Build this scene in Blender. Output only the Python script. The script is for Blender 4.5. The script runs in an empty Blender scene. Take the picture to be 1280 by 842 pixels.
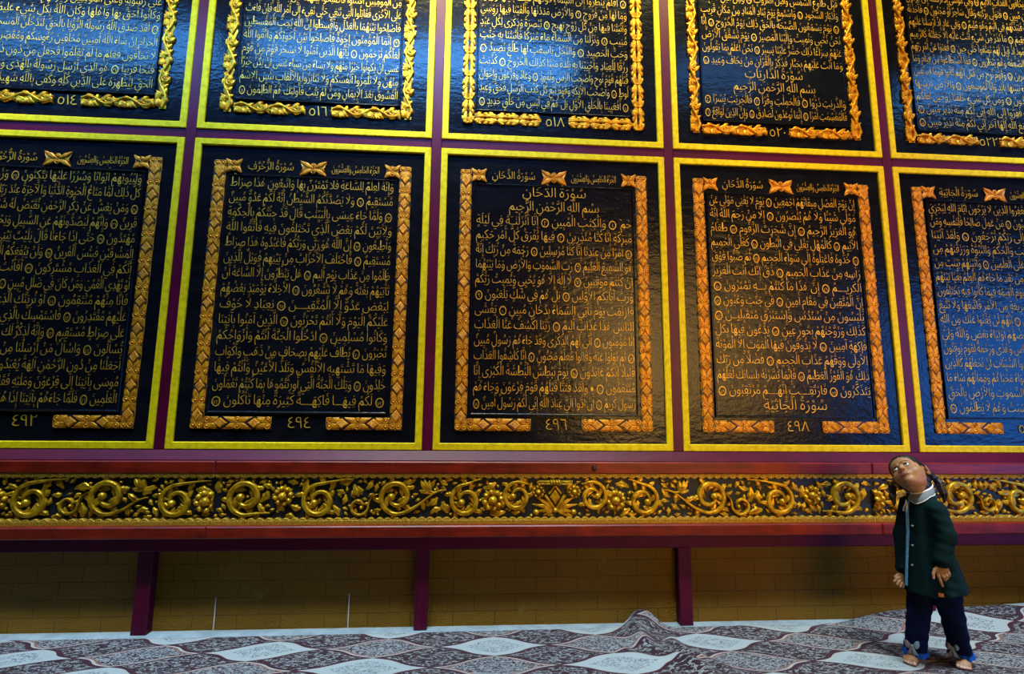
import bpy, math, random, unicodedata
import numpy as np
from mathutils import Vector, Matrix, Euler

random.seed(7)
RNG = np.random.default_rng(7)
SC = bpy.context.scene
COL = SC.collection
PI = math.pi
LIGHT_TUBES = ((-3.15, 2.0, 52), (-0.55, 2.6, 66), (2.0, 0.8, 4), (4.35, 1.2, 40))
WARM_E, WASH_E, DOOR_E, DOWN_E = 31, 44, 24, 15
TILT = [(0, 0), (0, 0), (0, 0), (0, 0), (0, 0)]

# ------------------------------------------------------------------ camera
FPX = 641.991
YAW, PITCH, ROLL = 0.0650149, 0.1377699, 0.0095570
EYE = Vector((0.0, -2.99274, 1.193631))
fw = Vector((math.sin(YAW)*math.cos(PITCH), math.cos(YAW)*math.cos(PITCH), math.sin(PITCH)))
r0 = Vector((math.cos(YAW), -math.sin(YAW), 0.0))
u0 = r0.cross(fw)
rv = r0*math.cos(ROLL) + u0*math.sin(ROLL)
uv = -r0*math.sin(ROLL) + u0*math.cos(ROLL)
cam = bpy.data.cameras.new('camera')
cam.sensor_width = 36.0
cam.sensor_fit = 'HORIZONTAL'
cam.lens = FPX/1280.0*36.0
cam.clip_start = 0.05
camo = bpy.data.objects.new('camera', cam)
M = Matrix((rv, uv, -fw)).transposed().to_4x4()
M.translation = EYE
camo.matrix_world = M
COL.objects.link(camo)
SC.camera = camo

# ------------------------------------------------------------------ world and lamps
SC.view_settings.view_transform = 'Standard'
SC.view_settings.look = 'None'
SC.view_settings.gamma = 1.0
SC.view_settings.use_curve_mapping = False
SC.view_settings.exposure = 0.0
wd = bpy.data.worlds.new('world')
SC.world = wd
wd.use_nodes = True
wd.node_tree.nodes['Background'].inputs[0].default_value = (0.30, 0.42, 0.60, 1)
wd.node_tree.nodes['Background'].inputs[1].default_value = 0.002

def area_light(name, loc, target, sx, sy, energy, color, spread=PI):
    l = bpy.data.lights.new(name, 'AREA')
    l.shape = 'RECTANGLE'; l.size = sx; l.size_y = sy
    l.energy = energy; l.color = color; l.spread = spread
    o = bpy.data.objects.new(name, l)
    o.location = loc
    d = Vector(target)-Vector(loc)
    o.rotation_euler = d.to_track_quat('-Z', 'Y').to_euler()
    COL.objects.link(o)
    return o
# a row of cool tubes high up along the wall, a warm hall lamp and a bright doorway behind the viewer
for x, sx, e in LIGHT_TUBES:
    area_light('hall_tube_light', (x, -0.95, 4.08), (x, 0.0, 3.1), sx, 0.26, e*0.62, (0.075, 0.36, 1.0), math.radians(96))
for x, e in ((-3.0, 1.0), (-0.6, 1.2), (1.7, 0.8), (3.9, 0.8)):
    area_light('added_wall_wash', (x, -0.78, 5.2), (x, 0.0, 3.7), 1.6, 0.2, WASH_E*e*0.5, (1.0, 0.92, 0.46), math.radians(50))  # added warm lamps that yellow the frames, placed clear of the board reflections
for x in (-3.2, -1.2, 0.8, 2.8):
    area_light('hall_down_light', (x, -1.70, 4.9), (x, -0.55, 0.0), 1.2, 0.3, DOWN_E, (0.72, 0.90, 0.97), math.radians(38))
area_light('warm_hall_lamp', (3.35, -5.4, 2.25), (2.0, 0, 2.1), 3.2, 2.7, WARM_E, (1.0, 0.55, 0.14), math.radians(48))
area_light('doorway_daylight', (9.3, -5.8, 1.9), (3.1, 0, 1.5), 3.0, 3.0, DOOR_E, (0.035, 0.26, 1.0), math.radians(45))

# ------------------------------------------------------------------ helpers
def tag(o, label=None, cat=None, group=None, kind=None):
    if label: o['label'] = label
    if cat: o['category'] = cat
    if group: o['group'] = group
    if kind: o['kind'] = kind
    return o

class MB:
    def __init__(s):
        s.v = []; s.f = []; s.n = 0; s.m = []
    def add(s, verts, faces, mi=0):
        n = s.n
        s.v.extend([tuple(map(float, p)) for p in verts])
        s.f.extend([tuple(i+n for i in f) for f in faces])
        s.m.extend([mi]*len(faces))
        s.n += len(verts)
    def box(s, x0, x1, y0, y1, z0, z1, mi=0):
        s.add([(x0,y0,z0),(x1,y0,z0),(x1,y1,z0),(x0,y1,z0),(x0,y0,z1),(x1,y0,z1),(x1,y1,z1),(x0,y1,z1)],
              [(0,3,2,1),(4,5,6,7),(0,1,5,4),(1,2,6,5),(2,3,7,6),(3,0,4,7)], mi)
    def cbox(s, x0, x1, y0, y1, z0, z1, c, mi=0):
        # box whose front (y0) edges are chamfered by c
        s.add([(x0,y1,z0),(x1,y1,z0),(x1,y1,z1),(x0,y1,z1),
               (x0,y0+c,z0),(x1,y0+c,z0),(x1,y0+c,z1),(x0,y0+c,z1),
               (x0+c,y0,z0+c),(x1-c,y0,z0+c),(x1-c,y0,z1-c),(x0+c,y0,z1-c)],
              [(0,3,2,1),(0,1,5,4),(1,2,6,5),(2,3,7,6),(3,0,4,7),
               (4,5,9,8),(5,6,10,9),(6,7,11,10),(7,4,8,11),(8,9,10,11)], mi)
    def grid(s, P, mi=0, flip=False):
        a, b = P.shape[:2]
        fs = []
        for i in range(a-1):
            for j in range(b-1):
                q = (i*b+j, (i+1)*b+j, (i+1)*b+j+1, i*b+j+1)
                fs.append(q[::-1] if flip else q)
        s.add(P.reshape(-1, 3), fs, mi)
    def build(s, name, mats, parent=None, smooth=False, loc=None):
        me = bpy.data.meshes.new(name)
        me.from_pydata(s.v, [], s.f)
        if not isinstance(mats, (list, tuple)): mats = [mats]
        for m in mats: me.materials.append(m)
        if len(mats) > 1: me.polygons.foreach_set('material_index', s.m)
        if smooth: me.polygons.foreach_set('use_smooth', [True]*len(me.polygons))
        me.update()
        o = bpy.data.objects.new(name, me)
        COL.objects.link(o)
        if parent: o.parent = parent
        if loc: o.location = loc
        return o

def empty(name, loc, rz=0.0):
    o = bpy.data.objects.new(name, None)
    o.empty_display_size = 0.1
    COL.objects.link(o)
    o.location = loc; o.rotation_euler = (0, 0, rz)
    return o

TN = [0]
def trim(mb, mats):
    TN[0] += 1
    o = mb.build('trim_%d' % TN[0], mats)
    o['kind'] = 'structure'
    return o

# ------------------------------------------------------------------ materials
class NT:
    def __init__(s, name):
        s.m = bpy.data.materials.new(name); s.m.use_nodes = True
        s.t = s.m.node_tree; s.b = s.t.nodes['Principled BSDF']
    def n(s, typ, **kw):
        nd = s.t.nodes.new(typ)
        for k, v in kw.items(): setattr(nd, k, v)
        return nd
    def l(s, a, b): s.t.links.new(a, b)
    def val(s, sock, v):
        if hasattr(v, 'node'): s.l(v, sock)
        else: sock.default_value = v
    def math(s, op, a, b=0.0, c=None):
        nd = s.n('ShaderNodeMath', operation=op)
        s.val(nd.inputs[0], a); s.val(nd.inputs[1], b)
        if c is not None: s.val(nd.inputs[2], c)
        return nd.outputs[0]
    def noise(s, scale, detail=3.0, vec=None, rough=0.55):
        nd = s.n('ShaderNodeTexNoise')
        nd.inputs['Scale'].default_value = scale; nd.inputs['Detail'].default_value = detail
        nd.inputs['Roughness'].default_value = rough
        if vec is not None: s.l(vec, nd.inputs['Vector'])
        return nd.outputs['Fac']
    def pos(s):
        return s.n('ShaderNodeNewGeometry').outputs['Position']
    def scaled(s, vec, sc):
        nd = s.n('ShaderNodeMapping'); s.l(vec, nd.inputs[0]); nd.inputs['Scale'].default_value = sc
        return nd.outputs[0]
    def ramp(s, fac, stops, const=False):
        nd = s.n('ShaderNodeValToRGB')
        cr = nd.color_ramp
        if const: cr.interpolation = 'CONSTANT'
        while len(cr.elements) < len(stops): cr.elements.new(0.5)
        for e, (p, c) in zip(cr.elements, stops):
            e.position = p; e.color = (*c, 1)
        s.l(fac, nd.inputs[0])
        return nd.outputs[0]
    def mix(s, fac, a, b):
        nd = s.n('ShaderNodeMix', data_type='RGBA')
        s.val(nd.inputs[0], fac)
        for sk, v in ((nd.inputs[6], a), (nd.inputs[7], b)):
            if hasattr(v, 'node'): s.l(v, sk)
            else: sk.default_value = (*v, 1)
        return nd.outputs[2]
    def bump(s, h, strength=0.5, dist=0.01):
        nd = s.n('ShaderNodeBump')
        nd.inputs['Strength'].default_value = strength; nd.inputs['Distance'].default_value = dist
        s.l(h, nd.inputs['Height']); s.l(nd.outputs[0], s.b.inputs['Normal'])
    def fin(s, color=None, rough=0.5, metal=0.0, spec=0.5, coat=0.0, sheen=0.0):
        if color is not None:
            if hasattr(color, 'node'): s.l(color, s.b.inputs['Base Color'])
            else: s.b.inputs['Base Color'].default_value = (*color, 1)
        s.val(s.b.inputs['Roughness'], rough); s.b.inputs['Metallic'].default_value = metal
        s.b.inputs['Specular IOR Level'].default_value = spec
        s.b.inputs['Coat Weight'].default_value = coat
        s.b.inputs['Sheen Weight'].default_value = sheen
        return s.m

def m_board():
    t = NT('black_lacquer'); p = t.pos()
    g = t.noise(5.0, 4, t.scaled(p, (1.0, 1.0, 2.2)))
    f = t.noise(75.0, 3, t.scaled(p, (1.0, 1.0, 0.8)))
    w = t.noise(22.0, 3, t.scaled(p, (0.7, 1.0, 1.6)))
    c = t.ramp(g, [(0.3, (0.0035, 0.0035, 0.005)), (0.62, (0.006, 0.0065, 0.009)), (0.85, (0.014, 0.011, 0.008))])
    h = t.math('ADD', t.math('MULTIPLY', f, 0.42), t.math('ADD', w, t.math('MULTIPLY', g, 1.2)))
    t.bump(h, 0.20, 0.010)
    r = t.math('MULTIPLY_ADD', f, 0.16, 0.12)
    return t.fin(c, r, spec=0.19)
def m_gold(name, c0, c1, c2, rough=0.38, metal=0.35, scale=40.0):
    t = NT(name); p = t.pos()
    g = t.noise(scale, 4, p)
    c = t.ramp(g, [(0.28, c0), (0.5, c1), (0.75, c2)])
    t.bump(t.noise(scale*5, 3, p), 0.25, 0.003)
    return t.fin(c, rough, metal, 0.3)
def m_wood(name, c0, c1, rough=0.3, axis='x', spec=0.5):
    t = NT(name); p = t.pos()
    sc = (3.0, 30.0, 30.0) if axis == 'x' else (30.0, 30.0, 3.0)
    g = t.noise(1.5, 6, t.scaled(p, sc), 0.65)
    h = t.noise(9.0, 3, p)
    c = t.ramp(t.math('MULTIPLY_ADD', h, 0.4, t.math('MULTIPLY', g, 0.6)), [(0.35, c0), (0.65, c1)])
    t.bump(g, 0.15, 0.004)
    return t.fin(c, rough, spec=spec)
def m_plain(name, c, rough=0.6, spec=0.4, noise=0.0, nscale=60.0, bump=0.0, bscale=300.0, sheen=0.0, metal=0.0):
    t = NT(name); p = t.pos(); col = c
    if noise:
        g = t.noise(nscale, 4, p)
        lo = tuple(max(0, x*(1-noise)) for x in c); hi = tuple(min(1, x*(1+noise)) for x in c)
        col = t.ramp(g, [(0.3, lo), (0.7, hi)])
    if bump: t.bump(t.noise(bscale, 3, p), bump, 0.003)
    return t.fin(col, rough, metal, spec, sheen=sheen)
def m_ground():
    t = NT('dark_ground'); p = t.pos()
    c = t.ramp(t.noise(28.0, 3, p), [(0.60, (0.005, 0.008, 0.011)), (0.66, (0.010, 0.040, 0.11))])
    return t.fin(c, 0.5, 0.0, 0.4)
def m_frame():
    t = NT('yellow_frame_paint'); p = t.pos()
    g = t.noise(30.0, 5, p); k = t.noise(140.0, 4, p, 0.7)
    c = t.ramp(g, [(0.3, (0.62, 0.43, 0.002)), (0.55, (0.84, 0.62, 0.002)), (0.8, (0.90, 0.70, 0.006))])
    chip = t.ramp(k, [(0.70, (0, 0, 0)), (0.74, (1, 1, 1))])
    c = t.mix(chip, c, (0.10, 0.07, 0.01))
    t.bump(k, 0.12, 0.002)
    return t.fin(c, 0.55, 0.0, 0.15)
def m_brick():
    t = NT('gold_brick_wallpaper'); p = t.pos()
    sx = t.n('ShaderNodeSeparateXYZ'); t.l(p, sx.inputs[0])
    cb = t.n('ShaderNodeCombineXYZ')
    t.l(sx.outputs[0], cb.inputs[0]); t.l(t.math('SUBTRACT', sx.outputs[2], BRICK_Z0), cb.inputs[1])
    br = t.n('ShaderNodeTexBrick'); t.l(cb.outputs[0], br.inputs['Vector'])
    br.inputs['Scale'].default_value = 1.0; br.inputs['Mortar Size'].default_value = 0.0024
    br.inputs['Mortar Smooth'].default_value = 0.3; br.inputs['Bias'].default_value = 0.0
    br.inputs['Brick Width'].default_value = 0.232; br.inputs['Row Height'].default_value = 0.0885
    br.inputs['Color1'].default_value = (0.31, 0.140, 0.004, 1)
    br.inputs['Color2'].default_value = (0.38, 0.178, 0.006, 1)
    br.inputs['Mortar'].default_value = (0.07, 0.024, 0.001, 1)
    st = t.noise(26.0, 5, t.scaled(p, (1.0, 1.0, 1.7)), 0.6)
    st2 = t.noise(70.0, 3, t.scaled(p, (1.0, 1.0, 1.7)))
    big = t.noise(3.0, 3, p)
    rd = t.n('ShaderNodeMath', operation='PINGPONG'); t.l(st, rd.inputs[0]); rd.inputs[1].default_value = 0.09
    c = t.mix(t.math('MULTIPLY', big, 0.7), br.outputs['Color'], (0.44, 0.225, 0.008))
    spots = t.ramp(t.noise(6.5, 4, p), [(0.66, (0, 0, 0)), (0.78, (1, 1, 1))])
    c = t.mix(t.math('MULTIPLY', spots, 0.5), c, (0.56, 0.38, 0.05))
    h = t.math('ADD', t.math('MULTIPLY', rd.outputs[0], 7.0), t.math('MULTIPLY', st2, 0.25))
    h = t.math('SUBTRACT', h, t.math('MULTIPLY', br.outputs['Fac'], 2.2))
    t.bump(h, 1.0, 0.022)
    return t.fin(c, 0.45, 0.0, 0.2)
def m_floor():
    t = NT('pale_screed'); p = t.pos()
    g = t.noise(9.0, 6, p, 0.65)
    c = t.ramp(g, [(0.3, (0.26, 0.31, 0.32)), (0.55, (0.42, 0.49, 0.50)), (0.8, (0.52, 0.58, 0.59))])
    t.bump(t.noise(60.0, 4, p), 0.2, 0.004)
    return t.fin(c, 0.55, 0.0, 0.4)

def m_carpet():
    t = NT('carpet_pile')
    uvn = t.n('ShaderNodeUVMap'); uvn.uv_map = 'lattice'
    sp = t.n('ShaderNodeSeparateXYZ'); t.l(uvn.outputs[0], sp.inputs[0])
    u, v = sp.outputs[0], sp.outputs[1]
    a = t.math('ADD', u, t.math('MULTIPLY', t.math('SINE', t.math('MULTIPLY', v, 2*PI)), 0.045))
    b = t.math('ADD', v, t.math('MULTIPLY', t.math('SINE', t.math('MULTIPLY', u, 2*PI)), 0.045))
    ia = t.math('ROUND', a); ib = t.math('ROUND', b)
    fa = t.math('SUBTRACT', a, ia); fb = t.math('SUBTRACT', b, ib)
    pa = t.math('ABSOLUTE', t.math('MODULO', ia, 2.0)); pb = t.math('ABSOLUTE', t.math('MODULO', ib, 2.0))
    dark = t.math('ABSOLUTE', t.math('SUBTRACT', pa, pb))
    grey = t.math('MULTIPLY', pa, pb)
    da = t.math('SUBTRACT', 0.5, t.math('ABSOLUTE', fa)); db = t.math('SUBTRACT', 0.5, t.math('ABSOLUTE', fb))
    dm = t.math('MINIMUM', da, db)
    cc = t.math('MAXIMUM', t.math('ABSOLUTE', fa), t.math('ABSOLUTE', fb))
    uvv = uvn.outputs[0]
    pp = t.pos()
    n1 = t.noise(1.0, 2.0, t.scaled(pp, (20.0, 44.0, 4.0)), 0.62)
    n2 = t.noise(1.0, 2.0, t.scaled(pp, (24.0, 50.0, 4.0)), 0.6)
    n3 = t.noise(60.0, 2, uvv)
    dk = t.ramp(n1, [(0.0, (0.16, 0.15, 0.16)), (0.31, (0.020, 0.0006, 0.006)), (0.485, (0.20, 0.21, 0.22)), (0.525, (0.34, 0.36, 0.37)), (0.56, (0.018, 0.0006, 0.006)), (0.69, (0.24, 0.19, 0.19))], True)
    gr = t.ramp(n2, [(0.0, (0.24, 0.26, 0.27)), (0.34, (0.026, 0.004, 0.010)), (0.445, (0.30, 0.33, 0.34)), (0.53, (0.22, 0.20, 0.21)), (0.545, (0.024, 0.006, 0.012)), (0.62, (0.32, 0.34, 0.35))], True)
    scrib = t.ramp(n2, [(0.0, (0, 0, 0)), (0.38, (1, 1, 1)), (0.44, (0, 0, 0)), (0.54, (1, 1, 1)), (0.585, (0, 0, 0))], True)
    band = t.math('LESS_THAN', t.math('ABSOLUTE', t.math('SUBTRACT', cc, 0.19)), 0.13)
    wh = t.mix(t.math('MULTIPLY', t.math('MULTIPLY', scrib, band), 0.8), (0.42, 0.48, 0.49), (0.10, 0.11, 0.12))
    c = t.mix(dark, wh, dk)
    c = t.mix(grey, c, gr)
    # borders: salmon, cream then maroon towards the seam
    notdark = t.math('SUBTRACT', 1.0, dark)
    c = t.mix(t.math('MULTIPLY', t.math('LESS_THAN', dm, 0.075), grey), c, (0.30, 0.12, 0.085))
    c = t.mix(t.math('MULTIPLY', t.math('LESS_THAN', dm, 0.045), notdark), c, (0.46, 0.46, 0.43))
    c = t.mix(t.math('LESS_THAN', dm, t.math('MULTIPLY_ADD', dark, 0.040, 0.012)), c, (0.040, 0.0006, 0.012))
    c = t.mix(t.math('MULTIPLY', n3, 0.25), c, (0.1, 0.09, 0.1))
    t.bump(t.math('ADD', t.noise(90.0, 2, uvv), t.math('MULTIPLY', n1, 0.6)), 0.35, 0.006)
    return t.fin(c, 0.85, 0.0, 0.15, sheen=0.15)

def m_skin():
    t = NT('skin')
    at = t.n('ShaderNodeAttribute'); at.attribute_name = 'tone'
    p = t.pos()
    g = t.noise(35.0, 3, p)
    c = t.ramp(g, [(0.3, (0.33, 0.158, 0.066)), (0.7, (0.43, 0.215, 0.096))])
    sp = t.n('ShaderNodeSeparateColor'); t.l(at.outputs['Color'], sp.inputs[0])
    c = t.mix(t.math('MULTIPLY', sp.outputs[0], 0.75), c, (0.26, 0.060, 0.050))
    c = t.mix(sp.outputs[1], c, (0.018, 0.011, 0.008))
    c = t.mix(sp.outputs[2], c, (0.62, 0.40, 0.34))
    m = t.fin(c, 0.48, 0.0, 0.45)
    t.b.inputs['Subsurface Weight'].default_value = 0.08
    t.b.inputs['Subsurface Radius'].default_value = (0.01, 0.004, 0.002)
    return m
def m_hair():
    t = NT('black_hair'); p = t.pos()
    g = t.noise(3.0, 3, t.scaled(p, (90.0, 90.0, 14.0)))
    t.bump(g, 0.5, 0.004)
    return t.fin((0.006, 0.005, 0.005), 0.38, 0.0, 0.5)
def m_cloth(name, c, noise=0.35, scale=420.0, rough=0.9, sheen=0.0):
    t = NT(name); p = t.pos()
    g = t.noise(9.0, 4, p); w = t.noise(scale, 2, p)
    f = t.math('MULTIPLY_ADD', w, 0.5, t.math('MULTIPLY', g, 0.5))
    c2 = t.ramp(f, [(0.3, tuple(x*(1-noise) for x in c)), (0.7, tuple(x*(1+noise) for x in c))])
    t.bump(w, 0.4, 0.002)
    return t.fin(c2, rough, 0.0, 0.12, sheen=sheen)

BRICK_Z0 = 0.075-0.0885
MT = dict(
 board=m_board(),
 text=m_gold('gilt_lettering', (0.46, 0.21, 0.010), (0.70, 0.38, 0.024), (0.82, 0.52, 0.055), 0.45, 0.35, 60.0),
 carve=m_gold('gilt_carving', (0.30, 0.085, 0.001), (0.68, 0.25, 0.003), (0.84, 0.42, 0.012), 0.46, 0.2, 38.0),
 carve_hi=m_gold('bright_gilt_carving', (0.36, 0.105, 0.002), (0.70, 0.29, 0.004), (0.86, 0.48, 0.012), 0.42, 0.6, 30.0),
 frieze=m_gold('old_gilt', (0.22, 0.095, 0.003), (0.58, 0.31, 0.007), (0.82, 0.52, 0.025), 0.30, 0.45, 32.0),
 comb=m_gold('dull_gilt', (0.30, 0.16, 0.012), (0.50, 0.28, 0.02), (0.62, 0.38, 0.04), 0.45, 0.3, 70.0),
 frame=m_frame(),
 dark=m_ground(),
 blue=m_plain('blue_paint_ground', (0.012, 0.055, 0.14), 0.5, 0.4, 0.4, 25.0),
 maroon=m_wood('maroon_wood', (0.060, 0.0006, 0.014), (0.105, 0.001, 0.026), 0.42, 'z', 0.2),
 maroonx=m_wood('maroon_rail_wood', (0.060, 0.0006, 0.014), (0.105, 0.001, 0.026), 0.42, 'x', 0.2),
 red=m_wood('red_mahogany', (0.085, 0.005, 0.002), (0.27, 0.018, 0.005), 0.36, 'x', 0.3),
 brick=m_brick(), floor=m_floor(), carpet=m_carpet(),
 seam=m_plain('white_paper', (0.75, 0.74, 0.70), 0.7),
 knot=m_plain('dark_knot', (0.02, 0.008, 0.005), 0.4),
 pier=m_plain('painted_wall', (0.10, 0.06, 0.05), 0.6, 0.3, 0.3, 4.0),
 skin=m_skin(), hair=m_hair(),
 coat=m_cloth('dark_teal_wool', (0.0022, 0.0155, 0.0175)),
 navy=m_cloth('navy_denim', (0.0020, 0.0065, 0.036), 0.4, 500.0),
 fringe=m_cloth('bright_blue_frill', (0.012, 0.10, 0.46), 0.3),
 collar=m_cloth('grey_blue_collar', (0.20, 0.25, 0.29), 0.2),
 white=m_cloth('white_piping', (0.80, 0.82, 0.83), 0.05),
 placket=m_plain('pale_blue_placket', (0.16, 0.42, 0.62), 0.6, 0.3, 0.55, 160.0),
 bowA=m_cloth('pale_blue_ribbon', (0.24, 0.40, 0.50), 0.15), bowB=m_cloth('dusky_pink_ribbon', (0.26, 0.19, 0.23), 0.2),
 tagm=m_plain('orange_tag', (0.60, 0.16, 0.05), 0.6), eye=m_plain('eye_white', (0.75, 0.76, 0.76), 0.15, 0.6),
 iris=m_plain('dark_iris', (0.012, 0.006, 0.004), 0.1, 0.7), band=m_plain('blue_hair_tie', (0.03, 0.12, 0.30), 0.6), button=m_plain('pale_button', (0.30, 0.36, 0.38), 0.3),
)
# ------------------------------------------------------------------ room shell
PX0 = -3.17274; PITCHX = 1.46066; PW = 1.40; PH = 1.82328; PITCHZ = 1.88322; ZB = 0.954
YW = 0.05
XL, XR = -4.63, 5.53
def struct(mb, name, mat):
    o = mb.build(name, mat); o['kind'] = 'structure'; return o
w = MB(); w.box(-6.0, 7.0, YW, YW+0.15, 0.0, 4.85)
wall = struct(w, 'wall_back', MT['brick'])
f = MB(); f.box(-6.0, 10.5, -9.5, YW+0.15, -0.10, 0.0)
struct(f, 'floor', MT['floor'])
# paper seams in the brick wallpaper
for sx, z0, z1 in ((-1.392, 0.0, 0.165), (-0.684, 0.0, 0.175)):
    s = MB(); s.box(sx-0.0022, sx+0.0022, YW-0.0015, YW+0.001, z0+0.002, z1)
    s.build('paper_seam', MT['seam'], wall)

# lattice: uprights between the columns of panels, bars between the rows
ups = [PX0 + c*PITCHX - (PITCHX-PW) for c in range(6)]
for x in ups:
    m = MB(); m.cbox(x, x+PITCHX-PW, 0.006, YW, ZB-0.002, 4.75, 0.003); trim(m, MT['maroon'])
for c in range(5):
    x = PX0+c*PITCHX
    m = MB(); m.cbox(x, x+PW, 0.008, YW, ZB+PH, ZB+PITCHZ, 0.003); trim(m, MT['maroonx'])
for a, z in ((XL, ups[0]), (ups[5]+PITCHX-PW, XR)):
    m = MB(); m.cbox(a, z, 0.022, YW, ZB-0.002, 4.75, 0.003); trim(m, MT['maroon'])
# ledge under the panels, red rail, frieze seat, lower red rail, recessed maroon rail
def rail(z0, z1, y0, y1, mat, cuts=(), ch=0.006):
    xs = [XL]+list(cuts)+[XR]
    for a, b in zip(xs, xs[1:]):
        m = MB(); m.cbox(a+0.0008, b-0.0008, y0, y1, z0, z1, ch); trim(m, mat)
JO = (-1.405, 2.31)
m = MB()
m.add([(XL,0.0,0.951),(XR,0.0,0.951),(XL,-0.045,0.902),(XR,-0.045,0.902),(XL,YW,0.951),(XR,YW,0.951),(XL,YW,0.897),(XR,YW,0.897),(XL,-0.045,0.897),(XR,-0.045,0.897)],
      [(0,1,5,4),(2,3,1,0),(8,9,3,2),(6,7,9,8),(4,5,7,6),(0,4,6,8,2),(1,3,9,7,5)])
trim(m, MT['maroonx'])
rail(0.831, 0.897, -0.058, YW, MT['red'], JO)
rail(0.503, 0.5645, -0.100, YW, MT['red'], JO)
rail(0.418, 0.503, -0.012, YW, MT['maroonx'])
# knot hole on the upper red rail
kx, kz = 0.662, 0.864
k = MB()
for rr, yy in ((0.018, 0.0), (0.015, -0.004), (0.008, -0.006), (0.0015, -0.0065)):
    k.add([(kx+rr*math.cos(a)*0.85, -0.058+yy, kz+rr*math.sin(a)) for a in np.linspace(0, 2*PI, 17)[:-1]], [])
for i in range(3):
    for j in range(16):
        k.f.append((i*16+j, i*16+(j+1) % 16, (i+1)*16+(j+1) % 16, (i+1)*16+j)); k.m.append(0)
o = k.build('wood_plug', MT['knot']); tag(o, 'small round dark plug in the red rail above the carved frieze', 'plug')
# posts of the low brick wall
for px, hw in ((-3.208, 0.040), (-1.748, 0.040), (-0.288, 0.035), (1.190, 0.038), (2.633, 0.038), (4.10, 0.038)):
    m = MB(); m.cbox(px-hw, px+hw, -0.004, YW, 0.0, 0.418, 0.004); trim(m, MT['maroon'])

# ------------------------------------------------------------------ carpet
def sstep(x, a, b):
    t = np.clip((x-a)/(b-a), 0, 1); return t*t*(3-2*t)
def carpet_height(x, y):
    h = 0.006 + 0.0025*np.sin(3.1*x+1.0)*np.sin(5.3*y)
    # bunched fold running from the wall towards the viewer
    rx = 0.915 + 0.05*np.sin((y+0.05)*9.0) + 0.10*sstep(-y, 0.25, 0.6)
    d = (x-rx)
    hump = 0.066*sstep(y, -0.20, -0.03)*np.exp(-np.abs(d/0.088)**2.6)
    hump = hump*(1+0.16*np.sin(y*62+1.5)*sstep(y, -0.3, -0.05))
    ridge = (0.036+0.012*np.sin(y*24.0))*sstep(-y, 0.03, 0.16)*(1-sstep(-y, 0.75, 1.1))*np.exp(-(d/0.055)**2)
    g2 = 0.026*np.exp(-((x-rx-0.155-0.16*(y+0.2))/0.045)**2)*sstep(-y, 0.10, 0.24)*(1-sstep(-y, 0.6, 0.9))
    g3 = 0.014*np.exp(-((x-rx+0.15+0.2*(y+0.2))/0.045)**2)*sstep(-y, 0.12, 0.3)*(1-sstep(-y, 0.4, 0.6))
    h = h + hump + ridge + g2 + g3
    # pushed up against the wall at the right
    r = (0.050*sstep(x, 2.02, 2.6) + 0.026*sstep(x, 2.6, 3.6))*sstep(y, -0.20, 0.0)
    h = h + r
    # gentle long swells
    h = h + 0.006*sstep(x, 1.2, 1.7)*np.exp(-((x-1.45-0.5*(y+0.2))/0.13)**2)
    return h
x0c, x1c = -4.2, 4.9
xs = np.concatenate([np.arange(x0c, 0.6, 0.035), np.arange(0.6, 1.4, 0.009), np.arange(1.4, x1c, 0.03)])
ys = np.concatenate([np.arange(-2.2, -0.75, 0.06), np.arange(-0.75, 0.0, 0.0125), [0.0]])
X, Yl = np.meshgrid(xs, ys)
back = -0.045 + 0.008*np.sin(1.7*X) - 0.015*sstep(-X, 0.6, 2.0) + 0.085*sstep(X, 1.85, 2.4) + 0.045*np.exp(-((X-0.915)/0.12)**2)
Y = Yl + back*sstep(Yl, -0.5, 0.0)
H = carpet_height(X, Yl)
Xp = (X-0.105)*(1+0.35*(Y+0.22)); Yp = Y+0.0094*(X-0.105)**2+0.219
UA = Xp/0.56 + Yp/0.206; UB = Xp/0.56 - Yp/0.206
ny, nx = X.shape
V = np.stack([X, Y, H+0.004], -1).reshape(-1, 3)
idx = np.arange(ny*nx).reshape(ny, nx)
F = np.stack([idx[:-1,:-1], idx[:-1,1:], idx[1:,1:], idx[1:,:-1]], -1).reshape(-1, 4).tolist()
B = V.copy(); B[:, 2] = np.maximum(B[:, 2]-0.008, 0.0005)
n0 = len(V)
ring = list(idx[0, :])+list(idx[1:, -1])+list(idx[-1, -2::-1])+list(idx[-2:0:-1, 0])
F2 = [(int(a), int(a)+n0, int(b)+n0, int(b)) for a, b in zip(ring, ring[1:]+ring[:1])]
F3 = [tuple(q[::-1]) for q in (np.array(F)+n0).tolist()]
me = bpy.data.meshes.new('carpet')
me.from_pydata(np.concatenate([V, B]).tolist(), [], F+F2+F3)
me.materials.append(MT['carpet'])
uvl = me.uv_layers.new(name='lattice')
li = np.zeros(len(me.loops), dtype=np.int32); me.loops.foreach_get('vertex_index', li)
uvc = np.stack([np.concatenate([UA.ravel()]*2)[li], np.concatenate([UB.ravel()]*2)[li]], -1).astype(np.float32)
uvl.data.foreach_set('uv', uvc.ravel())
me.polygons.foreach_set('use_smooth', [True]*len(me.polygons)); me.update()
o = bpy.data.objects.new('carpet', me); COL.objects.link(o)
tag(o, 'wide patterned prayer carpet of maroon, cream and grey diamonds, bunched into folds near the wall', 'carpet')

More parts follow.
